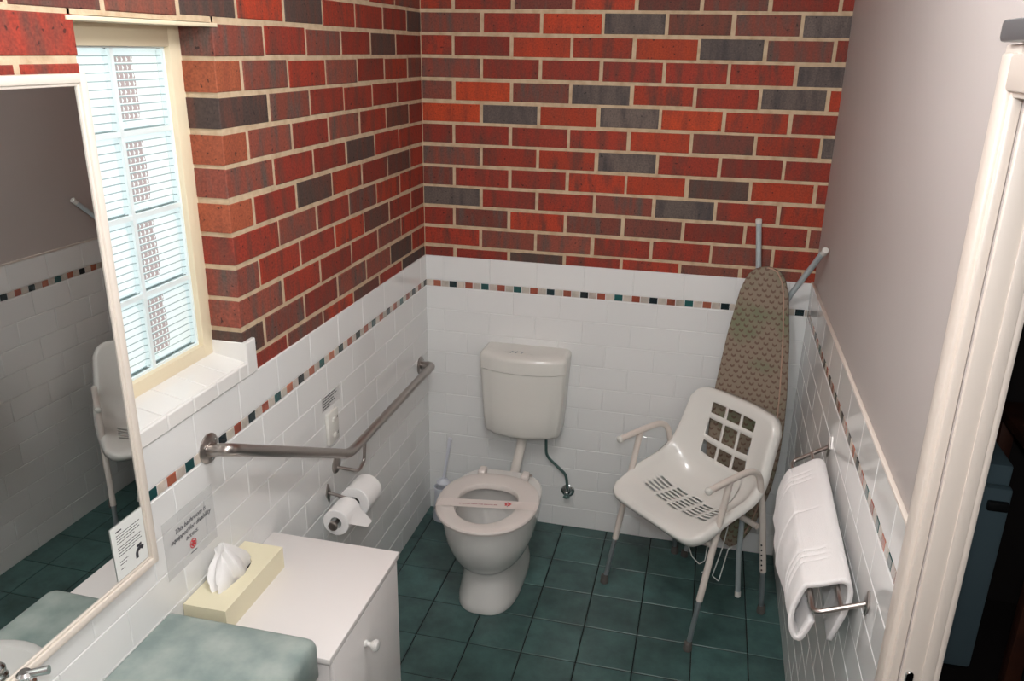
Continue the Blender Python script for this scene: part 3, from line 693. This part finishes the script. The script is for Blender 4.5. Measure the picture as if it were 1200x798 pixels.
t = B(); join(t, bm, frame_mtx((TX-.022, -.634+.165*-.022-.012, .4468), U, V)); put('print', t, M['inkfade'], bd, smooth=False)
bm = B(); c0 = Vector((TX+.078, -.634+.165*.078+.003, .4469))
for k in range(5):
    a = 2*pi*k/5+pi/2; d = Vector((cos(a), sin(a), 0)); s = Vector((-sin(a), cos(a), 0))
    q = [c0+d*.002, c0+d*.009+s*.006, c0+d*.016, c0+d*.009-s*.006]; bm.faces.new([bm.verts.new(p_) for p_ in q])
put('red_emblem', bm, M['red'], bd, smooth=False)
bm = B(); bmesh.ops.create_circle(bm, cap_ends=True, segments=10, radius=.0022); bm.transform(Matrix.Translation(c0+Vector((.002, -.017, 0)))); put('dot', bm, M['ink'], bd, smooth=False)

# toilet brush in the corner
tbx = thing('toilet_brush', 'pale translucent toilet brush in its holder in the corner behind the toilet', 'toilet brush', (.095, -.09, 0))
bm = B(); lathe(bm, [(.044, 0), (.046, .01), (.038, .08), (.036, .15), (.040, .17), (.036, .172), (.033, .16)], (.095, -.09, 0), n=24, cap1=False); put('holder', bm, M['brush'], tbx)
bm = B(); tube(bm, [(.097, -.09, .05), (.103, -.088, .22), (.117, -.084, .31), (.133, -.08, .42)], [.005, .007, .007, .010], 12); lathe(bm, [(.03, 0), (.033, .01), (.012, .03)], (.100, -.089, .185), (.1, 0, 1), 18); put('handle', bm, M['brush'], tbx)

# ------------------------------------------------------------------ shower chair
ch = thing('shower_chair', 'white plastic shower chair with cream tubular arms standing in front of the ironing board', 'chair', (1.2215, -.413, 0), radians(-133.08))
# local frame: +x forward, +y towards the wall side seen on the right
def cput(name, bm, m, parent=None): return put(name, bm, m, parent or ch, local=True)
for s in (-1, 1):
    bm = B(); path = fillet([(.168, .238*s, .662), (.06, .238*s, .676), (-.085, .239*s, .684), (-.135, .241*s, .50), (-.187, .243*s, .20)], .075, 10); tube(bm, path, .0125, 16)
    rl = cput('arm_and_rear_leg', bm, M['tube'])
    bm = B(); tube(bm, fillet([(.064, .238*s, .668), (.070, .238*s, .630), (.158, .240*s, .20)], .02), .0125, 16); fl_ = cput('front_leg', bm, M['tube'])
    bm = B(); lathe(bm, [(.0135, 0), (.0145, .004), (.0135, .010), (.008, .014)], (.166, .238*s, .662), (1, 0, -.1), 18); cput('arm_cap', bm, M['plastic'], rl)
    if 1:
        bm = B()
        for k in range(6): 
            z = .215+.024*k; x = -.1845+.052*((z-.2)/.3)
            lathe(bm, [(.0036, 0), (.0036, .0012)], (x+.0115, (.2425)*s+.0055, z), (.93, .36, 0), 10)
        cput('adjusting_holes', bm, M['blackhole'], rl)
    bm = B(); tube(bm, [(.157, .240*s, .205), (.197, .2435*s, .012)], .0098, 14); e1 = cput('leg_extension', bm, M['alu'])
    bm = B(); tube(bm, [(-.186, .243*s, .205), (-.206, .2445*s, .012)], .0098, 14); e2 = cput('leg_extension', bm, M['alu'])
    for (x, y), e in (((.199, .244*s), e1), ((-.207, .2445*s), e2)):
        bm = B(); lathe(bm, [(.0165, 0), (.0175, .004), (.0145, .034), (.012, .037)], (x, y, 0), (0, 0, 1), 18); cput('rubber_foot', bm, M['rubber'], e)
for x, z in ((.115, .418), (-.125, .420)):
    bm = B(); tube(bm, [(x, -.236, z), (x, .236, z)], .0115, 14); cput('cross_bar', bm, M['tube'])
# moulded shell with openings
CEN = [(.222, .452), (.205, .465), (.13, .462), (.04, .452), (-.05, .448), (-.105, .458), (-.150, .500), (-.168, .56), (-.180, .64), (-.190, .72), (-.202, .80), (-.208, .825)]
RIM = [(.218, .458), (.200, .470), (.15, .490), (.075, .520), (-.01, .540), (-.065, .556), (-.108, .592), (-.130, .638), (-.148, .690), (-.166, .745), (-.186, .800), (-.194, .822)]
HWD = [.222, .226, .228, .228, .228, .226, .222, .216, .211, .208, .206, .205]
nd = 10
cen = catmull([(a, 0, b) for a, b in CEN], nd); rim = catmull([(a, 0, b) for a, b in RIM], nd); hwd = catmull([(a, 0, 0) for a in HWD], nd)
arc_ = [0]
for a, b in zip(cen, cen[1:]): arc_.append(arc_[-1]+(b-a).length)
LA = arc_[-1]
def at_arc(L_, arr):
    L_ = min(max(L_, 0), LA); i = 0
    while i < len(arc_)-2 and arc_[i+1] < L_: i += 1
    t = (L_-arc_[i])/(arc_[i+1]-arc_[i]); return arr[i].lerp(arr[i+1], t)
def shell_pt(L_, v):
    cr = .055; v0 = .74; q = max(0, (abs(v)-v0)/(1-v0)); cn = cr*(1-sqrt(max(0, 1-q*q)))
    L2 = cn+L_/LA*(LA-2*cn)
    c, r, h = at_arc(L2, cen), at_arc(L2, rim), at_arc(L2, hwd).x
    w_ = abs(v)**2.6; P_ = c.lerp(r, w_); cv = .010*(1-v*v)*max(0, min(1, (L2-.42)/.2))
    return Vector((P_.x-cv, h*v, P_.z))
# grid lines from the openings
def L_of_z(z):
    for i in range(int(len(arc_)*.55), len(arc_)-1):
        if cen[i].z <= z <= cen[i+1].z: return arc_[i]+(arc_[i+1]-arc_[i])*(z-cen[i].z)/(cen[i+1].z-cen[i].z)
def L_of_f(f):
    for i in range(8, len(arc_)-1):
        if cen[i].x >= f >= cen[i+1].x and cen[i].z < .52: return arc_[i]+(arc_[i+1]-arc_[i])*(cen[i].x-f)/(cen[i].x-cen[i+1].x)
holes = []
for y0 in (-.112, -.034, .044):
    for z0, z1 in ((.562, .615), (.640, .714), (.738, .785)): holes.append((L_of_z(z0), L_of_z(z1), y0/.209, (y0+.066)/.209))
for gi, cnt in enumerate((5, 6, 7, 6, 5)):
    yc = -.134+.070*gi
    for k in range(cnt):
        fc = .030+(k-(cnt-1)/2)*.0225
        holes.append((L_of_f(fc+.0062), L_of_f(fc-.0062), (yc-.0265)/.227, (yc+.0265)/.227))
us = sorted({0, LA, *[h[0] for h in holes], *[h[1] for h in holes], *[LA*i/44 for i in range(45)]}); vs = sorted({-1, 1, *[h[2] for h in holes], *[h[3] for h in holes], *[-1+i/14 for i in range(29)]})
def thin(a, keep, eps):
    out = []
    ks = set(keep)
    for x in a:
        if x in ks or all(abs(x-k) > eps for k in ks): out.append(x)
    return out
us = thin(us, [0, LA]+[h[0] for h in holes]+[h[1] for h in holes], .0035); vs = thin(vs, [-1, 1]+[h[2] for h in holes]+[h[3] for h in holes], .02)
bm = B(); G = [[bm.verts.new(shell_pt(u, v)) for v in vs] for u in us]
for i in range(len(us)-1):
    for j in range(len(vs)-1):
        um, vm = (us[i]+us[i+1])/2, (vs[j]+vs[j+1])/2
        if any(h[0] < um < h[1] and h[2] < vm < h[3] for h in holes): continue
        bm.faces.new((G[i][j], G[i][j+1], G[i+1][j+1], G[i+1][j]))
bm.normal_update()
nu, nv = len(us), len(vs)
loop = [(0, j) for j in range(nv)]+[(i, nv-1) for i in range(1, nu)]+[(nu-1, j) for j in range(nv-2, -1, -1)]+[(i, 0) for i in range(nu-2, 0, -1)]
upn = 1 if G[nu//4][nv//2].normal.z > 0 else -1
base_ = [(G[i][j].co.copy(), G[i][j].normal*upn) for i, j in loop]; Nn = len(loop)
outs = []
for k in range(Nn):
    tg = (base_[(k+1) % Nn][0]-base_[k-1][0]).normalized(); nn = base_[k][1]
    o_ = tg.cross(nn).normalized(); cc_ = base_[k][0]-Vector((0, 0, 0)); mid = shell_pt(min(max(us[loop[k][0]], .08), LA-.08), 0)
    if o_.dot(base_[k][0]-mid) < 0: o_ = -o_
    outs.append(o_)
prev = [G[i][j] for i, j in loop]
for do, dn in ((.004, .002), (.007, .007), (.0085, .016), (.0095, .034)):
    cur = [bm.verts.new(base_[k][0]+outs[k]*do-base_[k][1]*dn) for k in range(Nn)]
    for k in range(Nn): bm.faces.new((prev[k], prev[(k+1) % Nn], cur[(k+1) % Nn], cur[k]))
    prev = cur
for v in [v for v in bm.verts if not v.link_faces]: bm.verts.remove(v)
sh = put('seat_shell', bm, M['chairshell'], ch, local=True)
md = sh.modifiers.new('thick', 'SOLIDIFY'); md.thickness = .004; md.offset = 0

# ------------------------------------------------------------------ ironing board
ib = thing('ironing_board', 'ironing board with brown patterned cover leaning upright in the corner behind the chair', 'ironing board', (1.44, -.2, 0))
Nn_ = Vector((1.432, -.075, 1.330)); Tt = Vector((1.402, -.270, .180)); Dn = (Tt-Nn_); LB = Dn.length; Dn.normalize()
Sd = Vector((cos(radians(9)), -sin(radians(9)), 0)); Sd = (Sd-Dn*Sd.dot(Dn)).normalized(); Nf = Dn.cross(Sd).normalized()
if Nf.y > 0: Nf = -Nf
def half_w(t):   # half width along the length t (0 nose .. 1 tail)
    pts = [(0, 0), (.003, .022), (.010, .042), (.022, .060), (.04, .074), (.09, .093), (.24, .119), (.42, .139), (.54, .146), (.66, .143), (.76, .130), (.85, .106), (.92, .076), (.965, .048), (.99, .024), (1, 0)]
    for (a, b), (c, d) in zip(pts, pts[1:]):
        if a <= t <= c: return b+(d-b)*(t-a)/(c-a)
    return 0
ts = [0]+[.002, .006, .012, .02, .032, .045, .065, .09]+[.09+.84*k/30 for k in range(1, 31)]+[.95, .965, .975, .985, .992, .997]+[1]
outline = [(t, half_w(t)) for t in ts]+[(t, -half_w(t)) for t in ts[-2:0:-1]]
def bring(shr, off): return [Nn_+Dn*(LB*(.5+(t-.5)*(1-shr*.5)))+Sd*(w_*(1-shr))+Nf*off for t, w_ in outline]
bm = B(); loft(bm, [bring(.3, -.016), bring(.06, -.016), bring(.01, -.012), bring(0, -.002), bring(.01, .006), bring(.05, .010), bring(.5, .011)])
def fabric():
    m = mat('patterned_cotton', srgb(142, 126, 106), .9, bump=(260, .3, .001)); nt = m.node_tree; L = nt.links.new; p = nt.nodes['Principled BSDF']
    uv = nt.nodes.new('ShaderNodeUVMap'); sp = nt.nodes.new('ShaderNodeSeparateXYZ'); L(uv.outputs[0], sp.inputs[0])
    def mth(op, a, b=None):
        n = nt.nodes.new('ShaderNodeMath'); n.operation = op
        for i, q in enumerate((a, b)):
            if q is None: continue
            if isinstance(q, (int, float)): n.inputs[i].default_value = q
            else: L(q, n.inputs[i])
        return n.outputs[0]
    v = mth('MULTIPLY', sp.outputs['Y'], 48.); rowi = mth('FLOOR', v); fv = mth('SUBTRACT', mth('FRACT', v), .5)
    u = mth('ADD', mth('MULTIPLY', sp.outputs['X'], 30.), mth('MULTIPLY', mth('MODULO', rowi, 2.), .5)); fu = mth('SUBTRACT', mth('FRACT', u), .5)
    au = mth('ABSOLUTE', fu)
    # two small wings meeting at a stem
    d = mth('ABSOLUTE', mth('SUBTRACT', mth('SUBTRACT', fv, mth('MULTIPLY', au, 1.1)), -.17))
    wing = mth('MULTIPLY', mth('LESS_THAN', d, mth('ADD', .19, mth('MULTIPLY', au, .2))), mth('LESS_THAN', au, .27))
    nz = nt.nodes.new('ShaderNodeTexNoise'); nz.inputs['Scale'].default_value = 7; L(uv.outputs[0], nz.inputs['Vector'])
    gr_ = nt.nodes.new('ShaderNodeMapRange'); gr_.inputs['From Min'].default_value = .52; gr_.inputs['From Max'].default_value = .68; L(nz.outputs['Fac'], gr_.inputs['Value'])
    c0 = nt.nodes.new('ShaderNodeMix'); c0.data_type = 'RGBA'; c0.inputs['A'].default_value = (*srgb(136, 122, 106), 1); c0.inputs['B'].default_value = (*srgb(118, 120, 96), 1); L(gr_.outputs['Result'], c0.inputs['Factor'])
    c1 = nt.nodes.new('ShaderNodeMix'); c1.data_type = 'RGBA'; L(c0.outputs['Result'], c1.inputs['A']); c1.inputs['B'].default_value = (*srgb(100, 74, 62), 1); L(mth('MULTIPLY', wing, .8), c1.inputs['Factor'])
    L(c1.outputs['Result'], p.inputs['Base Color']); return m
M['fabric'] = fabric()
uvl = bm.loops.layers.uv.new('UVMap')
for f in bm.faces:
    for lp in f.loops:
        d = lp.vert.co-Nn_; lp[uvl].uv = (d.dot(Sd)+1, -d.dot(Dn)+2)
cov = put('cover', bm, M['fabric'], ib)
bm = B(); pts = [Nn_+Dn*(LB*t)+Sd*(half_w(t)*.80*(-1 if Sd.x < 0 else 1))+Nf*.0115 for t in [.015+.92*k/30 for k in range(31)]]
pts = [Nn_+Dn*(LB*.004)+Nf*.009+Sd*0.0]+[Nn_+Dn*(LB*.006)+Sd*.02+Nf*.0105]+pts
tube(bm, pts, .0028, 8); M['piping'] = mat('cover_piping', srgb(172, 140, 122), .8); put('piping', bm, M['piping'], cov)
def leg(name, pts, m, capend=True):
    bm = B(); tube(bm, pts, .0108, 14); return put(name, bm, m, ib)
l1 = leg('leg', [(1.383, -.022, 1.485), (1.412, -.048, 1.20), (1.44, -.17, .72), (1.438, -.325, .19), (1.452, -.348, .014)], M['legpaint'])
l2 = leg('leg', [(1.596, -.283, 1.440), (1.532, -.070, 1.225), (1.475, -.055, 1.08), (1.36, -.080, .60), (1.229, -.11, .012)], M['legpaint'])
for P_, ax, par in (((1.381, -.020, 1.502), (.1, .1, -1), l1), ((1.6045, -.298, 1.458), (-.30, .95, -1), l2), ((1.453, -.3485, 0.0), (-.05, .1, 1), l1)):
    bm = B(); lathe(bm, [(.010, 0), (.0125, .003), (.0125, .024), (.0112, .026)], P_, ax, 14); put('end_cap', bm, M['plastic'], par)
bm = B(); lathe(bm, [(.015, 0), (.016, .003), (.014, .028), (.011, .03)], (1.227, -.111, 0), (.0, 0, 1), 14); put('rubber_foot', bm, M['rubber'], l2)
def wr(name, pts): bm = B(); tube(bm, fillet(pts, .006, 4), .0024, 8); return put(name, bm, M['wire'], ib)
wr('iron_rest', [(1.238, -.30, .27), (1.238, -.32, .187), (1.256, -.32, .140), (1.288, -.32, .109), (1.309, -.32, .129), (1.315, -.31, .24), (1.33, -.30, .26)])
wr('iron_rest', [(1.385, -.31, .30), (1.372, -.32, .20), (1.345, -.32, .062), (1.373, -.32, .040), (1.396, -.32, .201), (1.41, -.315, .21)])
wr('iron_rest', [(1.36, -.31, .28), (1.345, -.32, .19), (1.328, -.32, .085), (1.30, -.32, .07)])
bm = B(); tube(bm, [(1.285, -.13, .335), (1.485, -.24, .335)], .009, 12); put('cross_bar', bm, M['legpaint'], ib)

# ------------------------------------------------------------------ towel rail + towel
tr = thing('towel_rail', 'double steel towel rail bracketed to the right tiled wall', 'towel rail', (1.56, -1.28, .9))
def rail_pt(x, y):   # the rail leans down away from the wall
    t = (y+1.66)/.74; zp = .965+.026*t; return Vector((x, y, zp-(WT-x)*(.35+.40*t)))
bm = B(); tube(bm, fillet([rail_pt(WT-.004, -1.661), rail_pt(1.498, -1.672), rail_pt(1.510, -.905), rail_pt(WT-.004, -.923)], .022, 8), .0062, 14); put('outer_bar', bm, M['steel'], tr)
bm = B(); tube(bm, [rail_pt(1.556, -1.663), rail_pt(1.564, -.915)], .0055, 14); put('inner_bar', bm, M['steel'], tr)
for y, z in ((-1.661, .965), (-.923, .990)):
    bm = B(); loft(bm, [[(WT-.0015-x, y+a*s, z+b*s) for a, b in ((0, -.034), (.016, 0), (0, .034), (-.016, 0))] for x, s in ((0, 1), (.004, 1), (.006, .85))]); put('wall_plate', bm, M['steel'], tr)
# towel: draped over both bars, hanging either side
bm = B(); NY, rowsv = 130, []
def towel_section(t):
    y = -.99-.60*t; xo, xi = 1.4985+.010*(1-t), 1.558+.006*(1-t); zo = rail_pt(xo, y).z; zi = rail_pt(xi, y).z; e = .0095; ei = .020
    w1 = .003*sin(t*9+1)+.001*sin(t*23); w2 = .004*sin(t*11)
    dz = .155+.018*sin(t*5+.5)-.05*max(0, t-.85)/.15*.4; di = .185-.01*t
    flare = .021-.002*t
    pts = [(xo-e+.006, zo-dz*.55), (xo-e-.004, zo-dz*.88), (xo-e-flare+w1*1.4+.012*t, zo-dz), (xo-e-flare*.9+w1*1.2, zo-dz*.75), (xo-e-flare*.9+w1*.6, zo-dz*.45), (xo-e-flare*.55+w1*.2, zo-.03), (xo-e*.9, zo+e*.5), (xo, zo+e+.001), ((xo+xi)/2, (zo+zi)/2+e-.001), (xi+.006, zi+e+.002), (xi+ei, zi+e*.2), (xi+ei+.003, zi-.03), (xi+ei-.002+w2*.5, zi-di*.5), (xi+ei-.010+w2, zi-di*.8), (xi+ei-.014+w2, zi-di)]
    return y, catmull([(a, 0, b) for a, b in pts], 5)
ts_ = [i/NY for i in range(NY+1)]
for t in ts_:
    y, s = towel_section(t); s = [Vector((p_.x, y, p_.z)) for p_ in s]; rowsv.append([bm.verts.new(p_) for p_ in s])
# near edge droops and curls at the outer corner
K = len(rowsv[0])
for i, row in enumerate(rowsv):
    t = ts_[i]
    for k, v in enumerate(row):
        a = k/(K-1)
        if a < .42: v.co.y -= .03*max(0, t-.5)*(1-a/.42)*.9; v.co.x += .010*max(0, (t-.8)/.2)*(1-a/.42)
        if a > .8: v.co.y += .035*max(0, t-.5)*2*(a-.8)/.2
        band = max(math.exp(-((t-b)/.0075)**2) for b in (.09, .13, .17, .44, .76, .80, .84))
        v.co.z -= 0; nrm = Vector((-1, 0, .3)) if a < .45 else (Vector((0, 0, 1)) if a < .62 else Vector((1, 0, 0)))
        v.co -= nrm*.0030*band
        v.co += nrm*.0012*sin(t*31+a*9)*(1 if a < .45 else .3)
for a, b in zip(rowsv, rowsv[1:]):
    for k in range(K-1): bm.faces.new((a[k], a[k+1], b[k+1], b[k]))
tw = put('hand_towel', bm, M['towel']); tag(tw, 'white towel folded over the double steel rail on the right wall', 'towel')
md = tw.modifiers.new('thick', 'SOLIDIFY'); md.thickness = .012; md.offset = 1; 

# ------------------------------------------------------------------ white cabinet, vanity, basin, tissue box
cb = thing('white_cabinet', 'low white laminate cabinet with a round knob between vanity and toilet', 'cabinet', (.2, -1.65, 0))
bm = B(); box(bm, .008, .398, -1.868, -1.436, .02, .718, .001); put('carcass', bm, M['white'], cb)
bm = B(); box(bm, .0075, .410, -1.885, -1.424, .718, .735, .0015); put('top_panel', bm, M['white'], cb)
bm = B(); box(bm, .3985, .4095, -1.868, -1.446, .03, .7172, .0008); dr = put('door', bm, M['white'], cb)
bm = B(); lathe(bm, [(.010, 0), (.010, .004), (.0065, .008), (.007, .016), (.0145, .024), (.0165, .030), (.013, .037), (.005, .0395)], (.4100, -1.685, .622), (1, 0, 0), 22); put('knob', bm, M['ceramic'], dr)
bm = B(); box(bm, .03, .385, -1.86, -1.44, 0, .02); put('plinth', bm, M['white'], cb)

vn = thing('vanity_unit', 'mottled green laminate vanity top with rounded front edge along the left wall', 'vanity', (.19, -2.5, 0))
bm = B(); ye = -1.895; yn = -3.3
# rounded (post-formed) corner profile swept: outline with rounded far corner
def vring(z, ins):
    r = .020; x1 = .392-ins; y1 = ye-ins*1.0
    pts = [(.0085, yn), (.0085, y1)]
    for k in range(9):
        a = pi/2-pi/2*k/8; pts.append((x1-r+r*cos(a), y1-r+r*sin(a)))
    pts.append((x1, yn)); return [(x, y, z) for x, y in pts]
loft(bm, [vring(.700, .02), vring(.700, .003), vring(.705, 0), vring(.785, 0), vring(.797, .003), vring(.805, .010), vring(.808, .020), vring(.808, .12)]); vt = put('vanity_top', bm, M['counter'], vn)
md = vt.modifiers.new('bas', 'BOOLEAN')
cut = B(); lathe(cut, [(.1, -.08), (.185, -.02), (.19, .1)], (0, 0, 0), n=40)
cut.transform(Matrix.Translation((.280, -2.357, .81)) @ Matrix.Diagonal((.98, 1.27, 1, 1)))
me = bpy.data.meshes.new('cutter'); cut.to_mesh(me); cut.free(); co_ = bpy.data.objects.new('cutter', me); C.objects.link(co_)
md.object = co_; md.operation = 'DIFFERENCE'; md.solver = 'EXACT'
dg = bpy.context.evaluated_depsgraph_get(); newme = bpy.data.meshes.new_from_object(vt.evaluated_get(dg)); vt.modifiers.clear(); vt.data = newme
bpy.data.objects.remove(co_); bpy.data.meshes.remove(me)
bm = B(); box(bm, .012, .36, -3.28, -1.935, .08, .70, .002); put('carcass', bm, M['white'], vn)
bm = B(); box(bm, .03, .33, -3.27, -1.95, 0, .08); put('plinth', bm, M['white'], vn)
for i in range(3):
    a = -1.94-.445*i; bm = B(); box(bm, .361, .376, a-.440, a-.003, .09, .69, .0015); d_ = put('door', bm, M['white'], vn)
    bm = B(); lathe(bm, [(.010, 0), (.0065, .008), (.0145, .022), (.0165, .028), (.005, .036)], (.3765, a-.05, .58), (1, 0, 0), 18); put('knob', bm, M['ceramic'], d_)
bs = thing('wash_basin', 'white ceramic oval basin set into the green vanity top', 'basin', (.280, -2.357, .73))
def oval(z, s): return [(.280+.98*s*cos(2*pi*k/48), -2.357+1.27*s*sin(2*pi*k/48), z) for k in range(48)]
bm = B(); loft(bm, [oval(.8095, .183), oval(.8105, .205), oval(.818, .208), oval(.822, .202), oval(.820, .188), oval(.805, .178), oval(.775, .160), oval(.740, .12), oval(.728, .05), oval(.727, .02)], False, True); put('bowl', bm, M['ceramic'], bs)
tp = thing('basin_tap', 'tall chrome lever tap beside the mirror at the lower left', 'tap', (.050, -2.357, .808))
bm = B(); lathe(bm, [(.022, 0), (.022, .006), (.015, .012), (.014, .16), (.017, .175), (.017, .195), (.012, .200)], (.050, -2.357, .8085)); put('tap_body', bm, M['chrome'], tp)
bm = B(); tube(bm, fillet([(.050, -2.357, .960), (.150, -2.357, .985), (.185, -2.357, .955)], .02), .009, 14); put('spout', bm, M['chrome'], tp)
bm = B(); lathe(bm, [(.013, 0), (.015, .004), (.015, .012), (.010, .018)], (.050, -2.357, 1.008), (0, 0, 1), 18); tube(bm, [(.050, -2.357, 1.019), (.088, -2.340, 1.024)], [.007, .0085], 12); put('lever', bm, M['chrome'], tp)

tsb = thing('tissue_box', 'cream tissue box lying on top of the white cabinet', 'tissue box', (.066, -1.717, .735))
bm = B(); x0, x1, y0, y1, z0, z1 = .010, .127, -1.862, -1.576, .7352, .800
# top with an oval slot
slot = [(.070+.018*cos(2*pi*k/24), -1.717+.068*sin(2*pi*k/24)) for k in range(24)]
outer = []
for k in range(24):
    a = 2*pi*k/24; c, s = cos(a), sin(a); m_ = max(abs(c), abs(s)); outer.append(((x0+x1)/2+c/m_*(x1-x0)/2, (y0+y1)/2+s/m_*(y1-y0)/2))
loft(bm, [[(x, y, z0) for x, y in outer], [(x, y, z1) for x, y in outer], [(x, y, z1) for x, y in slot], [(x, y, z1-.012) for x, y in slot]], True, True)
put('carton', bm, M['boxcream'], tsb, smooth=False)
bm = B(); loft(bm, [[(.070+.0165*cos(2*pi*k/24), -1.717+.066*sin(2*pi*k/24), z) for k in range(24)] for z in (.7885, .789)]); put('inner_film', bm, M['blackhole'], tsb, smooth=False)
ti = thing('tissue', 'crumpled white tissue pulled up through the slot of the tissue box', 'tissue', (.07, -1.72, .79))
bm = B(); rv = []; NT = 40
for i in range(9):
    t = i/8; row = []
    for k in range(NT):
        a = 2*pi*k/NT; fold = 1+.22*sin(a*5+t*1.5)+.12*sin(a*9+t*4)
        ry = (.052*(1-t)**.8+.030*t*(1-t)*2+.010)*fold; rx = (.010+.032*t*(1-t)*1.6+.004)*fold
        lean = .030*t
        row.append(bm.verts.new((.068-.022*t+rx*1.1*cos(a), -1.728-lean*.6+ry*1.12*sin(a)*(1-.25*t), .790+.092*t*(1+.25*sin(a+.5)*t))))
    rv.append(row)
for a, b in zip(rv, rv[1:]):
    for k in range(NT): bm.faces.new((a[k], a[(k+1) % NT], b[(k+1) % NT], b[k]))
cv = bm.verts.new((.046, -1.746, .868))
for k in range(NT): bm.faces.new((rv[-1][k], rv[-1][(k+1) % NT], cv))
put('sheet', bm, M['paper'], ti)

# ------------------------------------------------------------------ lights
cl = thing('ceiling_light', 'round opal ceiling light', 'ceiling light', (.85, -1.9, CEIL-.09))
bm = B(); lathe(bm, [(.15, 0), (.155, -.01), (.14, -.045), (.08, -.065), (.01, -.07)], (.85, -1.9, CEIL-.012), n=36); put('diffuser', bm, M['lamp'], cl)
bm = B(); lathe(bm, [(.16, 0), (.165, -.006), (.16, -.012)], (.85, -1.9, CEIL-.0005), n=36); put('base_ring', bm, M['plastic'], cl)
def area(name, loc, tgt, sx, sy, e, col=(1, 1, 1)):
    l = bpy.data.lights.new(name, 'AREA'); l.shape = 'RECTANGLE'; l.size = sx; l.size_y = sy; l.energy = e; l.color = col
    o = bpy.data.objects.new(name, l); C.objects.link(o); o.location = loc; o.rotation_euler = (Vector(tgt)-Vector(loc)).to_track_quat('-Z', 'Y').to_euler(); return o
area('daylight', (-1.0, -1.7, 1.9), (0, -1.7, 1.72), 1.6, 1.6, 19, (.95, .98, 1))
pl_ = bpy.data.lights.new('ceiling_bulb', 'POINT'); pl_.energy = 30; pl_.color = (.97, .98, 1); pl_.shadow_soft_size = .12
o = bpy.data.objects.new('ceiling_bulb', pl_); C.objects.link(o); o.location = (.85, -1.9, CEIL-.22)
# camera flash, just above the lens
pf_ = bpy.data.lights.new('camera_flash', 'POINT'); pf_.energy = 50; pf_.color = (.94, .97, 1); pf_.shadow_soft_size = .03
o = bpy.data.objects.new('camera_flash', pf_); C.objects.link(o); o.location = (1.20, -3.30, 2.26)

w = bpy.data.worlds.new('World'); bpy.context.scene.world = w; w.use_nodes = True
w.node_tree.nodes['Background'].inputs['Color'].default_value = (.85, .93, 1, 1); w.node_tree.nodes['Background'].inputs['Strength'].default_value = .30

# ------------------------------------------------------------------ camera (solved from the brick and tile courses)
cam = bpy.data.cameras.new('camera'); co = bpy.data.objects.new('camera', cam); C.objects.link(co)
yaw, pitch, roll_ = .230946, -.341147, .0173795
cy, sy, cp, sp2, cr, sr = cos(yaw), sin(yaw), cos(pitch), sin(pitch), cos(roll_), sin(roll_)
fw_ = Vector((-sy*cp, cy*cp, sp2)); rt = Vector((cy, sy, 0)); up_ = rt.cross(fw_); r2 = rt*cr+up_*sr; u2 = -rt*sr+up_*cr
co.matrix_world = Matrix(((r2.x, u2.x, -fw_.x, 1.180026), (r2.y, u2.y, -fw_.y, -3.325397), (r2.z, u2.z, -fw_.z, 2.108624), (0, 0, 0, 1)))
cam.sensor_width = 36; cam.lens = 960.928*36/1200; cam.clip_start = .01
bpy.context.scene.camera = co
sc = bpy.context.scene
sc.view_settings.view_transform = 'Standard'; sc.view_settings.look = 'None'; sc.view_settings.exposure = 0
sc.cycles.max_bounces = 10; sc.cycles.transparent_max_bounces = 12; sc.cycles.use_denoising = True
